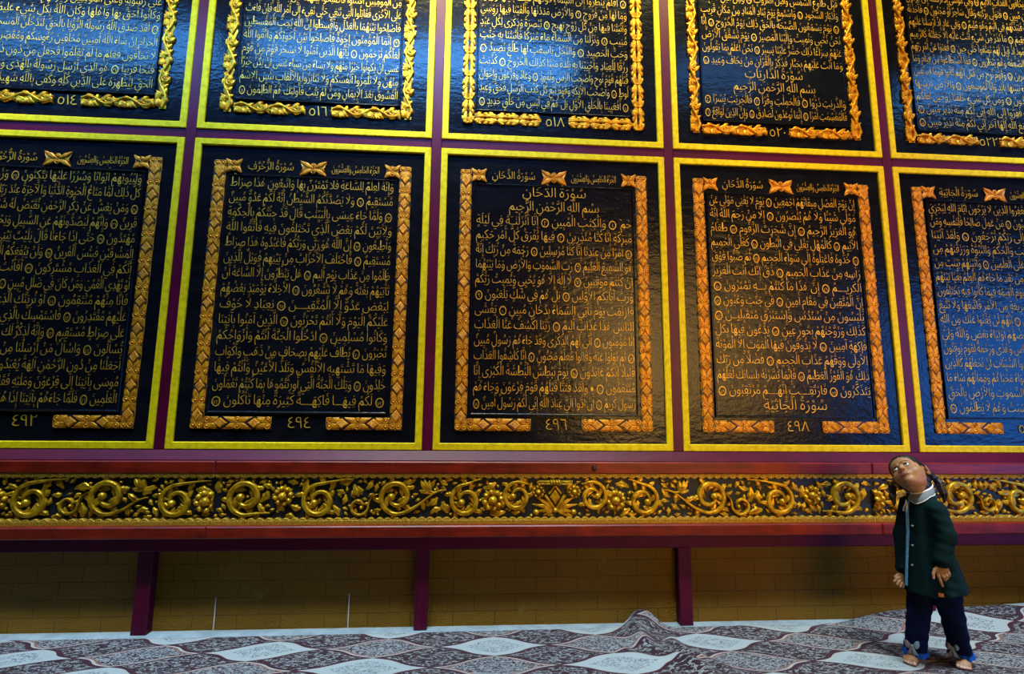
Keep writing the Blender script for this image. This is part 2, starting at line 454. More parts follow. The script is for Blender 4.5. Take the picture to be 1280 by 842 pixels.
# ------------------------------------------------------------------ carving kit (x, z in the wall plane, -y is out of the wall)
def leaf(mb, bx, bz, ang, L, W, curl=0.0, h=0.012, y0=0.0, lobes=3.0, nu=9, lob=0.25, point=0.8, vein=0.4):
    us = np.linspace(0, 1, nu); vs = np.array([-1, -0.7, -0.3, 0, 0.3, 0.7, 1.0])
    P = np.zeros((nu, 7, 3)); x, z = bx, bz
    for i, u in enumerate(us):
        a = ang + curl*u
        if i:
            x += math.cos(a)*L/(nu-1); z += math.sin(a)*L/(nu-1)
        w = W*max(0.02, math.sin(PI*min(1, u*0.93+0.07))**point)*(1+lob*math.cos(u*lobes*2*PI+0.6))
        for j, v in enumerate(vs):
            sweep = -abs(v)*0.18*w
            d = h*(1-v*v)**0.6*(1-vein*math.exp(-(v/0.2)**2))*(0.35+0.65*math.sin(PI*(0.12+0.8*u)))
            P[i, j] = (x - math.sin(a)*v*w + math.cos(a)*sweep, y0-d, z + math.cos(a)*v*w + math.sin(a)*sweep)
    mb.grid(P)
def strip(mb, pts, ws, h, y0=0.0, groove=0.3):
    pts = np.asarray(pts, float); n = len(pts)
    t = np.gradient(pts, axis=0); t /= np.linalg.norm(t, axis=1)[:, None]+1e-9
    vs = np.array([-1, -0.8, -0.4, 0, 0.4, 0.8, 1.0])
    P = np.zeros((n, 7, 3))
    for i in range(n):
        for j, v in enumerate(vs):
            hh = h[i] if hasattr(h, '__len__') else h
            d = hh*max(0, 1-v*v)**0.5*(1-groove*math.exp(-(v/0.3)**2))
            P[i, j] = (pts[i, 0]-t[i, 1]*v*ws[i], y0-d, pts[i, 1]+t[i, 0]*v*ws[i])
    mb.grid(P)
def dome(mb, cx, cz, r, h, y0=0.0, n=12, rings=4, sx=1.0, sz=1.0):
    vs = []; fs = []
    for i in range(rings):
        a = (PI/2)*i/rings
        for j in range(n):
            b = 2*PI*j/n
            vs.append((cx+sx*r*math.cos(a)*math.cos(b), y0-h*math.sin(a), cz+sz*r*math.cos(a)*math.sin(b)))
    vs.append((cx, y0-h, cz))
    for i in range(rings-1):
        for j in range(n):
            fs.append((i*n+j, i*n+(j+1) % n, (i+1)*n+(j+1) % n, (i+1)*n+j))
    for j in range(n): fs.append(((rings-1)*n+j, (rings-1)*n+(j+1) % n, rings*n))
    mb.add(vs, fs)
def ringb(mb, cx, cz, r, w, h, y0=0.0, n=14):
    a = np.linspace(0, 2*PI, n+1)
    strip(mb, np.stack([cx+r*np.cos(a), cz+r*np.sin(a)], 1), [w]*(n+1), h, y0, 0.0)
def spiral_pts(cx, cz, r, a_out, turns, sgn, r_in=0.25, n=40):
    # from the eye outwards, ending at angle a_out on radius r
    t = np.linspace(0, 1, n)
    rr = r*(r_in+(1-r_in)*t**0.75)
    a = a_out - sgn*2*PI*turns*(1-t)
    return np.stack([cx+rr*np.cos(a), cz+rr*np.sin(a)], 1)
def bez(p0, p1, p2, p3, n=14):
    t = np.linspace(0, 1, n)[:, None]
    p0, p1, p2, p3 = map(np.asarray, (p0, p1, p2, p3))
    return (1-t)**3*p0+3*(1-t)**2*t*p1+3*(1-t)*t*t*p2+t**3*p3
# ------------------------------------------------------------------ Arabic lettering
FORMS = {}
for cp in list(range(0xFE80, 0xFEFD)):
    d = unicodedata.decomposition(chr(cp)).split()
    if d and d[0] in ('<isolated>', '<initial>', '<medial>', '<final>'):
        FORMS.setdefault(tuple(int(q, 16) for q in d[1:]), {})[d[0][1:4]] = chr(cp)
MARKS = set(range(0x64B, 0x653)) | {0x670}
BELOW = {0x64D, 0x650}
def clusters(text):
    out = []; i = 0
    while i < len(text):
        ch = text[i]
        if ch == '(':
            j = text.index(')', i); out.append(['num', text[i+1:j]]); i = j+1; continue
        if ch == ' ': out.append(['sp', '']); i += 1; continue
        if ch == '*': out.append(['star', '']); i += 1; continue
        c = ord(ch)
        if c in MARKS:
            if out and out[-1][0] == 'L': out[-1][2].append(c)
            i += 1; continue
        out.append(['L', (c,), []]); i += 1
    # lam-alef
    res = []
    for k in out:
        if k[0] == 'L' and res and res[-1][0] == 'L' and res[-1][1] == (0x644,) and (0x644, k[1][0]) in FORMS:
            res[-1] = ['L', (0x644, k[1][0]), res[-1][2]+k[2]]
        else: res.append(k)
    # joining
    n = len(res)
    def dual(k): return k[0] == 'L' and 'ini' in FORMS.get(k[1], {})
    def can_end(k): return k[0] == 'L' and 'fin' in FORMS.get(k[1], {})
    items = []
    for i, k in enumerate(res):
        if k[0] != 'L': items.append((k[0], k[1], [], False)); continue
        pj = i > 0 and dual(res[i-1]) and can_end(k)
        nj = i+1 < n and dual(k) and can_end(res[i+1])
        key = {(0, 0): 'iso', (0, 1): 'ini', (1, 1): 'med', (1, 0): 'fin'}[(int(pj), int(nj))]
        fm = FORMS.get(k[1], {})
        g = fm.get(key) or fm.get('iso') or ''.join(chr(q) for q in k[1])
        items.append(('L', g, k[2], nj))
    return items

GLY = {}
_fc = bpy.data.curves.new('glyph', 'FONT'); _fc.resolution_u = 3; _fc.extrude = 0.035; _fc.offset = -0.017
_fo = bpy.data.objects.new('glyph', _fc); COL.objects.link(_fo)
def _mesh(s):
    _fc.body = s
    dg = bpy.context.evaluated_depsgraph_get(); dg.update()
    me = bpy.data.meshes.new_from_object(_fo.evaluated_get(dg))
    v = np.array([q.co[:] for q in me.vertices]).reshape(-1, 3)
    f = [tuple(p.vertices) for p in me.polygons]
    bpy.data.meshes.remove(me)
    return v, f
def glyph(ch):
    if ch not in GLY:
        v, f = _mesh(ch)
        v2, _ = _mesh(ch+'|')
        GLY[ch] = (v, f, v2[:, 0].max()-0.168)
    return GLY[ch]

def layout(text, em, width=None, maxs=1.0):
    """glyph placements of one line, right to left: list of (verts, faces) around x = 0 on the right edge; returns pieces, width"""
    items = clusters(text)
    def adv(it):
        if it[0] == 'sp': return 0.17
        if it[0] == 'num': return 0.86
        if it[0] == 'star': return 0.5
        return glyph(it[1])[2]-(0.040 if it[3] else 0.0)
    nat = sum(adv(it) for it in items)*em
    sx = 1.0
    if width:
        sx = width/nat
        if sx > maxs:
            cand = [i for i, it in enumerate(items) if it[0] == 'L' and it[3]]
            last = [i for i in cand if i+2 >= len(items) or items[i+2][0] != 'L']
            need = width/maxs - nat
            tw = glyph('\u0640')[2]
            kn = int(round(need/(tw*em)))
            rr = random.Random(len(text)*7+ord(text[-1]))
            pick = (last or cand)
            add = {}
            few = rr.sample(pick, min(len(pick), max(1, kn//3)))
            for q in range(kn): add[few[q % len(few)]] = add.get(few[q % len(few)], 0)+1
            new = []
            for i, it in enumerate(items):
                new.append(it)
                for q in range(add.get(i, 0)): new.append(('L', '\u0640', [], True))
            items = new
            nat = sum(adv(it) for it in items)*em
            sx = width/nat
    pieces = []; x = 0.0
    for it in items:
        a = adv(it); x -= a
        if it[0] == 'num':
            th = np.linspace(0, 2*PI, 15)[:-1]
            cx, cy = x+0.43, 0.20
            V = []; 
            for r, z in ((0.355, 0.0), (0.355, 0.035), (0.285, 0.035), (0.285, 0.0)):
                V += [(cx+r*math.cos(q), cy+r*1.0*math.sin(q), z) for q in th]
            Fs = []
            for k in range(3):
                for j in range(14):
                    Fs.append((k*14+j, k*14+(j+1) % 14, (k+1)*14+(j+1) % 14, (k+1)*14+j))
            pieces.append((np.array(V), Fs))
            dv = [glyph(ch) for ch in it[1]]
            s = 0.52 if len(dv) == 1 else 0.40
            tw = sum(g[2] for g in dv)*s
            px = cx-tw/2
            for g in dv:
                v = g[0]*np.array([s, s, 1.0]); v = v+np.array([px, cy-0.19, 0]); pieces.append((v, g[1])); px += g[2]*s
        elif it[0] == 'star':
            V = [(x+0.25+0.2*math.cos(q)*(1 if k % 2 else 0.6), 0.22+0.2*math.sin(q)*(1 if k % 2 else 0.6), 0.035) for k, q in enumerate(np.linspace(0, 2*PI, 17)[:-1])]
            pieces.append((np.array(V), [tuple(range(16))]))
        elif it[0] == 'L':
            v, f, _ = glyph(it[1])
            pieces.append((v+np.array([x-(0.040 if it[3] else 0.0), 0, 0]), f))
            top, bot = v[:, 1].max(), v[:, 1].min()
            cx = x+a/2
            up = max(top+0.07, 0.50); dn = min(bot-0.06, -0.07)
            for mk in sorted(it[2], key=lambda q: q != 0x651):
                mv, mf, _ = glyph(chr(mk))
                mx = (mv[:, 0].min()+mv[:, 0].max())/2
                if mk in BELOW:
                    sh = dn-mv[:, 1].max(); dn -= (mv[:, 1].max()-mv[:, 1].min())+0.04
                else:
                    sh = up-mv[:, 1].min(); up += (mv[:, 1].max()-mv[:, 1].min())+0.04
                pieces.append((mv+np.array([cx-mx, sh, 0]), mf))
    return pieces, -x*em*sx, em*sx

def inscribe(name, text, parent, xr, z, em, y, width=None, center=None, maxs=1.0, ez=None, mat=None):
    pieces, wd_, ex = layout(text, em, width, maxs)
    if center is not None: xr = center+wd_/2
    mb = MB()
    ez = ez or em*1.12
    for v, f in pieces:
        q = np.empty_like(v)
        q[:, 0] = xr+v[:, 0]*ex; q[:, 2] = z+v[:, 1]*ez; q[:, 1] = y-v[:, 2]*em
        mb.add(q, f)
    return mb.build(name, mat or MT['text'], parent)

# ------------------------------------------------------------------ carved borders of the panels
def diamond(cx, cz, hw, hh, y0, h):
    mb = MB(); n = 13; P = np.zeros((n, n, 3))
    for i in range(n):
        for j in range(n):
            p = -1+2*i/(n-1); q = -1+2*j/(n-1)
            e = 0.0 if i in (0, n-1) or j in (0, n-1) else 1.0
            d = e*(h+(0.0022 if (i % 2 == 0 and j % 2 == 0) else (-0.0012 if i % 2 and j % 2 else 0.0006)))
            P[i, j] = (cx+(p-q)/2*hw, y0-d, cz+(p+q)/2*hh)
    mb.grid(P)
    return mb
def remap(mb, horiz, ox, oz, flip=False):
    for i, (x, y, z) in enumerate(mb.v):
        if flip: z = -z
        if horiz: x, z = z, x
        mb.v[i] = (x+ox, y, z+oz)
    return mb
def knot_unit(mb, z, y0, up=True, down=True):
    """twin curled rosettes with leaf pairs reaching up and down"""
    for s in (-1, 1):
        ringb(mb, s*0.0175, z, 0.0145, 0.0042, 0.006, y0-0.004)
        dome(mb, s*0.0175, z, 0.0095, 0.009, y0-0.004, 10, 3)
        for d, on in ((1, up), (-1, down)):
            if not on: continue
            leaf(mb, s*0.002, z+d*0.010, d*(PI/2)-s*d*0.55, 0.060, 0.0135, s*d*0.25, 0.009, y0-0.003, 2, 7, 0.1)
            leaf(mb, s*0.008, z+d*0.014, d*(PI/2)-s*d*1.15, 0.034, 0.011, s*d*0.7, 0.008, y0-0.003, 2, 6, 0.1)
def geo_strip(name, parent, length, horiz, ox, oz, y0, mat, first=0.0, flip=False, width=0.072, taper=False):
    """gilt strip of cross-hatched diamonds and twin rosettes; ox, oz = start of its centre line"""
    per = 0.165
    n = max(1, int(round(length/per))); per = length/n
    mb = MB()
    hw = width/2
    pts = []
    for i in range(n*4+1):
        t = i/(n*4)*length
        ww = hw*(0.97+0.03*math.cos(i*PI/2+PI))
        pts.append((t, ww))
    P = np.zeros((len(pts), 5, 3))
    for i, (t, ww) in enumerate(pts):
        for j, (v, d) in enumerate(((-1, 0.0), (-0.96, 0.0045), (0, 0.0055), (0.96, 0.0045), (1, 0.0))):
            P[i, j] = (v*ww, y0-d, t)
    mb.grid(P)
    ds = []
    for i in range(n):
        c = (i+0.5)*per
        ds.append(c)
        knot_unit(mb, i*per + (0.02 if i == 0 else 0), y0, True, i > 0)
    knot_unit(mb, length-0.02, y0, False, True)
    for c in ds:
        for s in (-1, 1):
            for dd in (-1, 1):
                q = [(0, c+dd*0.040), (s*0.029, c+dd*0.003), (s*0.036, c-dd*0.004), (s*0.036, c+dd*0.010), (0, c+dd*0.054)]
                mb.add([(x, y0-0.0062, z) for x, z in q], [(0, 1, 2, 3, 4)], 1)  # dark strips paint in the shade of the grooves around each diamond
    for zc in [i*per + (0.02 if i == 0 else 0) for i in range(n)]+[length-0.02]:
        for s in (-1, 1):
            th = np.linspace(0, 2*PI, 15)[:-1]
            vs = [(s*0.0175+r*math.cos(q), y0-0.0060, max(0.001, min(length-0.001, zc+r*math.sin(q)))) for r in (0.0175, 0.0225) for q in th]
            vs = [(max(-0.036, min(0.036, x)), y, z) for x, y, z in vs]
            mb.add(vs, [(j, (j+1) % 14, 14+(j+1) % 14, 14+j) for j in range(14)], 1)  # dark rings paint in groove shade around the rosettes
    remap(mb, horiz, ox, oz, flip)
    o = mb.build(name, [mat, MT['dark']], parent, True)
    for c in ds:
        d = remap(diamond(0, c, 0.0285, 0.0365, y0-0.0045, 0.008), horiz, ox, oz, flip)
        d.build('carved_diamond', mat, o)
    return o
def star_ornament(name, parent, cx, cz, w, h, y0, mat, vertical_pair=True):
    """X-shaped leaf clasp with a pair of rosettes"""
    mb = MB()
    P = np.zeros((9, 5, 3))
    for i in range(9):
        t = -1+2*i/8
        ww = h*(0.30+0.70*abs(t)**1.2)
        for j, (v, d) in enumerate(((-1, 0), (-0.92, 0.004), (0, 0.005), (0.92, 0.004), (1, 0))):
            P[i, j] = (cx+t*w*(0.80+0.2*abs(v)), y0-d, cz+v*ww)
    mb.grid(P)
    for sx in (-1, 1):
        for sz in (-1, 1):
            leaf(mb, cx+sx*0.010, cz+sz*0.006, math.atan2(sz*h, sx*w)*1.0, math.hypot(w, h)*0.93, 0.014, 0.18*sx*sz, 0.010, y0-0.003, 2, 7, 0.12)
    for s in (-1, 1):
        dx, dz = (0, s*0.017) if vertical_pair else (s*0.017, 0)
        ringb(mb, cx+dx, cz+dz, 0.0135, 0.0038, 0.006, y0-0.004)
        dome(mb, cx+dx, cz+dz, 0.009, 0.010, y0-0.004, 10, 3)
    return mb.build(name, mat, parent, True)
def vine_strip(name, parent, length, horiz, ox, oz, y0, mat, seed=0, flip=False, width=0.075, ends=True):
    """running vine: wavy stem, lobed leaves, shells and curled ends"""
    rr = random.Random(seed); mb = MB()
    n = max(1, int(round(length/0.25))); per = length/n; A = width*0.30
    tt = np.linspace(0.006, length-0.006, n*16+1)
    strip(mb, np.stack([0.006*np.sin(2*PI*tt/per+1.5), tt], 1), list(width*(0.24+0.07*np.sin(tt*2*PI/per*4))), 0.003, y0, 0.0)
    ts = np.linspace(0.012, length-0.012, n*18+1)
    pts = np.stack([A*np.sin(2*PI*ts/per), ts], 1)
    strip(mb, pts, [0.0075]*len(ts), 0.018, y0, 0.35)
    for k in range(n*2):
        t0 = (k+0.5)*per/2; s = 1 if k % 2 == 0 else -1
        # shell in the hollow of each bend, the leaf opposite
        bx = -s*width*0.06
        if k % 2 == 0:
            for q in range(5):
                leaf(mb, bx*0.3, t0-0.050+0.004*q, PI/2+s*(0.15+0.32*q), 0.066, 0.0125, s*0.35, 0.0165, y0, 1, 6, 0.06)
            for q in range(3):
                leaf(mb, -s*0.006, t0+0.010, PI/2+s*(0.3+0.5*q), 0.058, 0.0140, s*0.5, 0.016, y0, 2, 7, 0.25)
        else:
            P = spiral_pts(bx*1.5, t0, width*0.27, -PI/2*s, 1.15, s, 0.2, 22)
            strip(mb, P, list(np.linspace(0.0045, 0.0085, 22)), 0.012, y0-0.002, 0.35)
            dome(mb, bx*1.5, t0, 0.0085, 0.013, y0-0.002, 9, 3)
            for q in range(3):
                leaf(mb, bx*1.2+s*0.006, t0-0.028+0.02*q, PI/2+s*(1.0-0.55*q), 0.062, 0.0150, -s*0.4, 0.016, y0, 2.5, 7, 0.28)
        for q in range(2):
            leaf(mb, s*A*0.9, t0+(q-0.5)*0.05, PI/2+s*(-0.5+1.6*q)*0.9+s*rr.uniform(-.2, .2), 0.050, 0.0135, s*0.6, 0.014, y0, 2, 6, 0.25)
            leaf(mb, -s*A*0.2, t0+0.045+(q-0.5)*0.03, PI/2-s*(0.9-0.5*q), 0.052, 0.0145, rr.uniform(-.6, .6), 0.014, y0, 2, 6, 0.25)
    lim = width*0.5
    for i, (x, y, z) in enumerate(mb.v):
        mb.v[i] = (max(-lim, min(lim, x)), y, max(0.001, min(length-0.001, z)))
    remap(mb, horiz, ox, oz, flip)
    return mb.build(name, mat, parent, True)
def acanthus_strip(name, parent, length, horiz, ox, oz, y0, mat, seed=0, flip=False, width=0.078):
    """dense acanthus with dark lens-shaped openings"""
    mb = MB(); n = max(1, int(round(length/0.155))); per = length/n
    for k in range(n):
        t = (k+0.5)*per
        for s in (-1, 1):
            for d in (-1, 1):
                leaf(mb, s*0.003, t+d*per*0.48, -d*PI/2+s*d*0.62, per*0.56, 0.0155, -s*d*0.95, 0.012, y0, 2.5, 8, 0.2)
                leaf(mb, s*0.010, t+d*per*0.36, -d*PI/2+s*d*1.25, 0.050, 0.0150, -s*d*0.7, 0.011, y0, 2.5, 7, 0.25)
                leaf(mb, s*0.020, t+d*0.018, -d*PI/2+s*d*(-0.25)+PI, 0.042, 0.0130, s*d*0.5, 0.010, y0, 2, 6, 0.2)
            leaf(mb, s*0.034, t-0.012, PI/2+s*0.2, 0.046, 0.0120, s*0.4, 0.009, y0, 2, 6, 0.2)
        dome(mb, 0, t-per*0.5+0.004, 0.009, 0.012, y0-0.002, 9, 3)
        for s in (-1, 1):
            for d in (-1, 1):
                leaf(mb, s*0.004, t-per*0.5, (0 if s > 0 else PI)+s*d*0.55, 0.042, 0.0105, s*d*0.5, 0.011, y0, 2, 7, 0.2)
    lim = width*0.5
    for i, (x, y, z) in enumerate(mb.v):
        mb.v[i] = (max(-lim, min(lim, x)), y, max(0.001, min(length-0.001, z)))
    remap(mb, horiz, ox, oz, flip)
    return mb.build(name, mat, parent, True)

# ------------------------------------------------------------------ the panels
def panel(c, row, label, lines, number, heading, style, tilt=(0, 0), gap=(0.56, 0.86), txt=(0.222, 1.182)):
    mat = MT['carve'] if row == 0 else MT['carve_hi']
    root = empty('scripture_panel', (PX0+c*PITCHX, 0.0, ZB+row*PITCHZ))
    tag(root, label, 'carved panel', 'carved scripture panels on the wall')
    FWD = 0.040
    # mitred yellow frame
    o0, o1 = (0, 0), (PW, PH)
    cs = [(0, 0), (PW, 0), (PW, PH), (0, PH)]
    ins = [(FWD, FWD), (PW-FWD, FWD), (PW-FWD, PH-FWD), (FWD, PH-FWD)]
    for k in range(4):
        a, b = cs[k], cs[(k+1) % 4]; ia, ib = ins[k], ins[(k+1) % 4]
        m = MB()
        e = 0.004
        def lerp(p, q, t): return (p[0]+(q[0]-p[0])*t, p[1]+(q[1]-p[1])*t)
        oa, ob = lerp(a, ia, 0.08), lerp(b, ib, 0.08)
        na, nb = lerp(a, ia, 0.90), lerp(b, ib, 0.90)
        vs = [(a[0], e, a[1]), (b[0], e, b[1]), (oa[0], 0, oa[1]), (ob[0], 0, ob[1]), (na[0], 0, na[1]), (nb[0], 0, nb[1]),
              (ia[0], e, ia[1]), (ib[0], e, ib[1]), (a[0], 0.045, a[1]), (b[0], 0.045, b[1]), (ia[0], 0.045, ia[1]), (ib[0], 0.045, ib[1])]
        m.add(vs, [(0, 1, 3, 2), (2, 3, 5, 4), (4, 5, 7, 6), (8, 9, 1, 0), (6, 7, 11, 10), (10, 11, 9, 8), (0, 2, 4, 6, 10, 8), (1, 9, 11, 7, 5, 3)])
        m.build('frame_bar', MT['frame'], root)
    # backing board with a faint tilt of its own, raised text board with a bevelled lip
    tx, tz = tilt
    m = MB(); x0, x1, z0, z1 = FWD-0.004, PW-FWD+0.004, FWD-0.004, PH-FWD+0.004
    nx_, nz_ = 15, 19
    P = np.zeros((nx_, nz_, 3))
    for i in range(nx_):
        for j in range(nz_):
            x = x0+(x1-x0)*i/(nx_-1); z = z0+(z1-z0)*j/(nz_-1)
            P[i, j] = (x, 0.014+tx*(x-0.7)+tz*(z-0.9), z)
    m.grid(P)
    m.box(x0, x1, 0.032, 0.045, z0, z1)
    m.build('backing_board', MT['board'], root)
    bx0, bx1, bz0, bz1 = 0.203, 1.197, 0.198, 1.604
    m = MB()
    yf = 0.007
    P = np.zeros((12, 16, 3))
    for i in range(12):
        for j in range(16):
            x = bx0+0.012+(bx1-bx0-0.024)*i/11; z = bz0+0.012+(bz1-bz0-0.024)*j/15
            P[i, j] = (x, yf+tx*(x-0.7)+tz*(z-0.9), z)
    m.grid(P)
    m.build('text_board', MT['board'], root)
    m = MB()
    for k in range(4):
        q = [(bx0, bz0), (bx1, bz0), (bx1, bz1), (bx0, bz1)]; a, b = q[k], q[(k+1) % 4]
        def ins_(p, t): return (p[0]+(t if p[0] < 0.7 else -t), p[1]+(t if p[1] < 0.9 else -t))
        pr = [(0.0, 0.030), (0.0, 0.004), (0.003, 0.001), (0.006, 0.001), (0.009, 0.005), (0.014, 0.009)]
        V = []
        for t, y in pr:
            for p in (a, b):
                i_ = ins_(p, t); V.append((i_[0], y, i_[1]))
        m.add(V, [(2*i, 2*i+1, 2*i+3, 2*i+2) for i in range(len(pr)-1)])
    m.build('moulded_lip', MT['board'], root)
    yb = 0.012
    z0c, z1c = 0.145, 1.652
    if style == 'geo':
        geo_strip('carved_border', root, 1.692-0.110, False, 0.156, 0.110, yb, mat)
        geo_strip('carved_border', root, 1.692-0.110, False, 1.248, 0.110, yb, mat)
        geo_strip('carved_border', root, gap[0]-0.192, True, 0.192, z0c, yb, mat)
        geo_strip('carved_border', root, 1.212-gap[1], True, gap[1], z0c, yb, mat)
        star_ornament('corner_clasp', root, 0.235, z1c+0.006, 0.044, 0.036, yb, mat)
        star_ornament('centre_clasp', root, 0.698, z1c+0.006, 0.078, 0.036, yb, mat)
        star_ornament('corner_clasp', root, 1.169, z1c+0.006, 0.044, 0.036, yb, mat)
    else:
        fn = acanthus_strip if style == 'acanthus' else vine_strip
        fn('carved_border', root, 1.692-0.112, False, 0.158, 0.112, yb, mat, c*3+1)
        fn('carved_border', root, 1.692-0.112, False, 1.242, 0.112, yb, mat, c*3+2)
        fn('carved_border', root, gap[0]-0.195, True, 0.195, z0c+0.008, yb, mat, c*3+3)
        fn('carved_border', root, 1.205-gap[1], True, gap[1], z0c+0.008, yb, mat, c*3+4)
    yt = lambda z: yf+tz*(z-0.9)+0.001
    em = 0.0715
    zz = 0.247
    for i, ln in enumerate(reversed(lines)):
        z = zz+i*0.0917
        if ln[0] == '^':        # heading or opening formula, set larger and centred
            inscribe('inscription_line', ln[1:], root, 0, z, em*1.12, yt(z), center=0.70, width=float(0.40 if len(ln) < 26 else 0.56), maxs=1.15)
        else:
            inscribe('inscription_line', ln, root, txt[1], z, em, yt(z), width=txt[1]-txt[0], maxs=0.92)
    digits = [glyph(ch) for ch in number]
    s = 0.094; tw = sum(g[2] for g in digits)*s; px = (gap[0]+gap[1])/2-tw/2; mb = MB()
    for g in digits:
        q = np.stack([px+g[0][:, 0]*s, 0.0125-g[0][:, 2]*s, 0.118+g[0][:, 1]*s], 1); mb.add(q, g[1]); px += g[2]*s
    mb.build('page_number', MT['text'], root)
    if heading:
        inscribe('chapter_heading', heading, root, 0, 1.642, 0.062, 0.0125, center=0.448, width=0.27, maxs=1.2)
        inscribe('section_heading', 'الجُزْءُ الخَامِسُ وَالعِشْرُونَ', root, 0, 1.642, 0.058, 0.0125, center=0.948, width=0.285, maxs=1.0)
    return root
panel(0, 0, 'black verse panel at left end of lower row, page number ٤٩٢', [
 'وَلِبُيُوتِهِمْ أَبْوَابًا وَسُرُرًا عَلَيْهَا يَتَّكِئُونَ (٣٤) وَزُخْرُفًا وَإِنْ',
 'كُلُّ ذٰلِكَ لَمَّا مَتَاعُ الْحَيٰوةِ الدُّنْيَا وَالْآخِرَةُ عِنْدَ رَبِّكَ لِلْمُتَّقِينَ',
 '(٣٥) وَمَنْ يَعْشُ عَنْ ذِكْرِ الرَّحْمٰنِ نُقَيِّضْ لَهُ شَيْطٰنًا فَهُوَ لَهُ',
 'قَرِينٌ (٣٦) وَإِنَّهُمْ لَيَصُدُّونَهُمْ عَنِ السَّبِيلِ وَيَحْسَبُونَ أَنَّهُمْ',
 'مُهْتَدُونَ (٣٧) حَتَّى إِذَا جَاءَنَا قَالَ يٰلَيْتَ بَيْنِي وَبَيْنَكَ بُعْدَ',
 'الْمَشْرِقَيْنِ فَبِئْسَ الْقَرِينُ (٣٨) وَلَنْ يَنْفَعَكُمُ الْيَوْمَ إِذْ ظَلَمْتُمْ',
 'أَنَّكُمْ فِي الْعَذَابِ مُشْتَرِكُونَ (٣٩) أَفَأَنْتَ تُسْمِعُ الصُّمَّ',
 'أَوْ تَهْدِي الْعُمْيَ وَمَنْ كَانَ فِي ضَلٰلٍ مُبِينٍ (٤٠) فَإِمَّا نَذْهَبَنَّ بِكَ',
 'فَإِنَّا مِنْهُمْ مُنْتَقِمُونَ (٤١) أَوْ نُرِيَنَّكَ الَّذِي وَعَدْنٰهُمْ فَإِنَّا',
 'عَلَيْهِمْ مُقْتَدِرُونَ (٤٢) فَاسْتَمْسِكْ بِالَّذِي أُوحِيَ إِلَيْكَ إِنَّكَ',
 'عَلَى صِرَاطٍ مُسْتَقِيمٍ (٤٣) وَإِنَّهُ لَذِكْرٌ لَكَ وَلِقَوْمِكَ وَسَوْفَ',
 'تُسْأَلُونَ (٤٤) وَاسْأَلْ مَنْ أَرْسَلْنَا مِنْ قَبْلِكَ مِنْ رُسُلِنَا',
 'أَجَعَلْنَا مِنْ دُونِ الرَّحْمٰنِ آلِهَةً يُعْبَدُونَ (٤٥) وَلَقَدْ أَرْسَلْنَا',
 'مُوسَى بِآيٰتِنَا إِلَى فِرْعَوْنَ وَمَلَئِهِ فَقَالَ إِنِّي رَسُولُ رَبِّ',
 'الْعٰلَمِينَ (٤٦) فَلَمَّا جَاءَهُمْ بِآيٰتِنَا إِذَا هُمْ مِنْهَا يَضْحَكُونَ (٤٧)'],
 '٤٩٢', 'سُوْرَةُ الزُّخْرُفِ', 'geo')
panel(1, 0, 'black verse panel second from left in lower row, page number ٤٩٤', [
 'وَإِنَّهُ لَعِلْمٌ لِلسَّاعَةِ فَلَا تَمْتَرُنَّ بِهَا وَاتَّبِعُونِ هٰذَا صِرَاطٌ',
 'مُسْتَقِيمٌ (٦١) وَلَا يَصُدَّنَّكُمُ الشَّيْطٰنُ إِنَّهُ لَكُمْ عَدُوٌّ مُبِينٌ',
 '(٦٢) وَلَمَّا جَاءَ عِيسَى بِالْبَيِّنٰتِ قَالَ قَدْ جِئْتُكُمْ بِالْحِكْمَةِ',
 'وَلِأُبَيِّنَ لَكُمْ بَعْضَ الَّذِي تَخْتَلِفُونَ فِيهِ فَاتَّقُوا اللَّهَ',
 'وَأَطِيعُونِ (٦٣) إِنَّ اللَّهَ هُوَ رَبِّي وَرَبُّكُمْ فَاعْبُدُوهُ هٰذَا صِرَاطٌ',
 'مُسْتَقِيمٌ (٦٤) فَاخْتَلَفَ الْأَحْزَابُ مِنْ بَيْنِهِمْ فَوَيْلٌ لِلَّذِينَ',
 'ظَلَمُوا مِنْ عَذَابِ يَوْمٍ أَلِيمٍ (٦٥) هَلْ يَنْظُرُونَ إِلَّا السَّاعَةَ أَنْ',
 'تَأْتِيَهُمْ بَغْتَةً وَهُمْ لَا يَشْعُرُونَ (٦٦) الْأَخِلَّاءُ يَوْمَئِذٍ بَعْضُهُمْ',
 'لِبَعْضٍ عَدُوٌّ إِلَّا الْمُتَّقِينَ (٦٧) يٰعِبَادِ لَا خَوْفٌ',
 'عَلَيْكُمُ الْيَوْمَ وَلَا أَنْتُمْ تَحْزَنُونَ (٦٨) الَّذِينَ آمَنُوا بِآيٰتِنَا',
 'وَكَانُوا مُسْلِمِينَ (٦٩) ادْخُلُوا الْجَنَّةَ أَنْتُمْ وَأَزْوَاجُكُمْ',
 'تُحْبَرُونَ (٧٠) يُطَافُ عَلَيْهِمْ بِصِحَافٍ مِنْ ذَهَبٍ وَأَكْوَابٍ',
 'وَفِيهَا مَا تَشْتَهِيهِ الْأَنْفُسُ وَتَلَذُّ الْأَعْيُنُ وَأَنْتُمْ فِيهَا',
 'خٰلِدُونَ (٧١) وَتِلْكَ الْجَنَّةُ الَّتِي أُورِثْتُمُوهَا بِمَا كُنْتُمْ تَعْمَلُونَ',
 '(٧٢) لَكُمْ فِيهَا فَاكِهَةٌ كَثِيرَةٌ مِنْهَا تَأْكُلُونَ (٧٣)'],
 '٤٩٤', 'سُوْرَةُ الزُّخْرُفِ', 'geo')
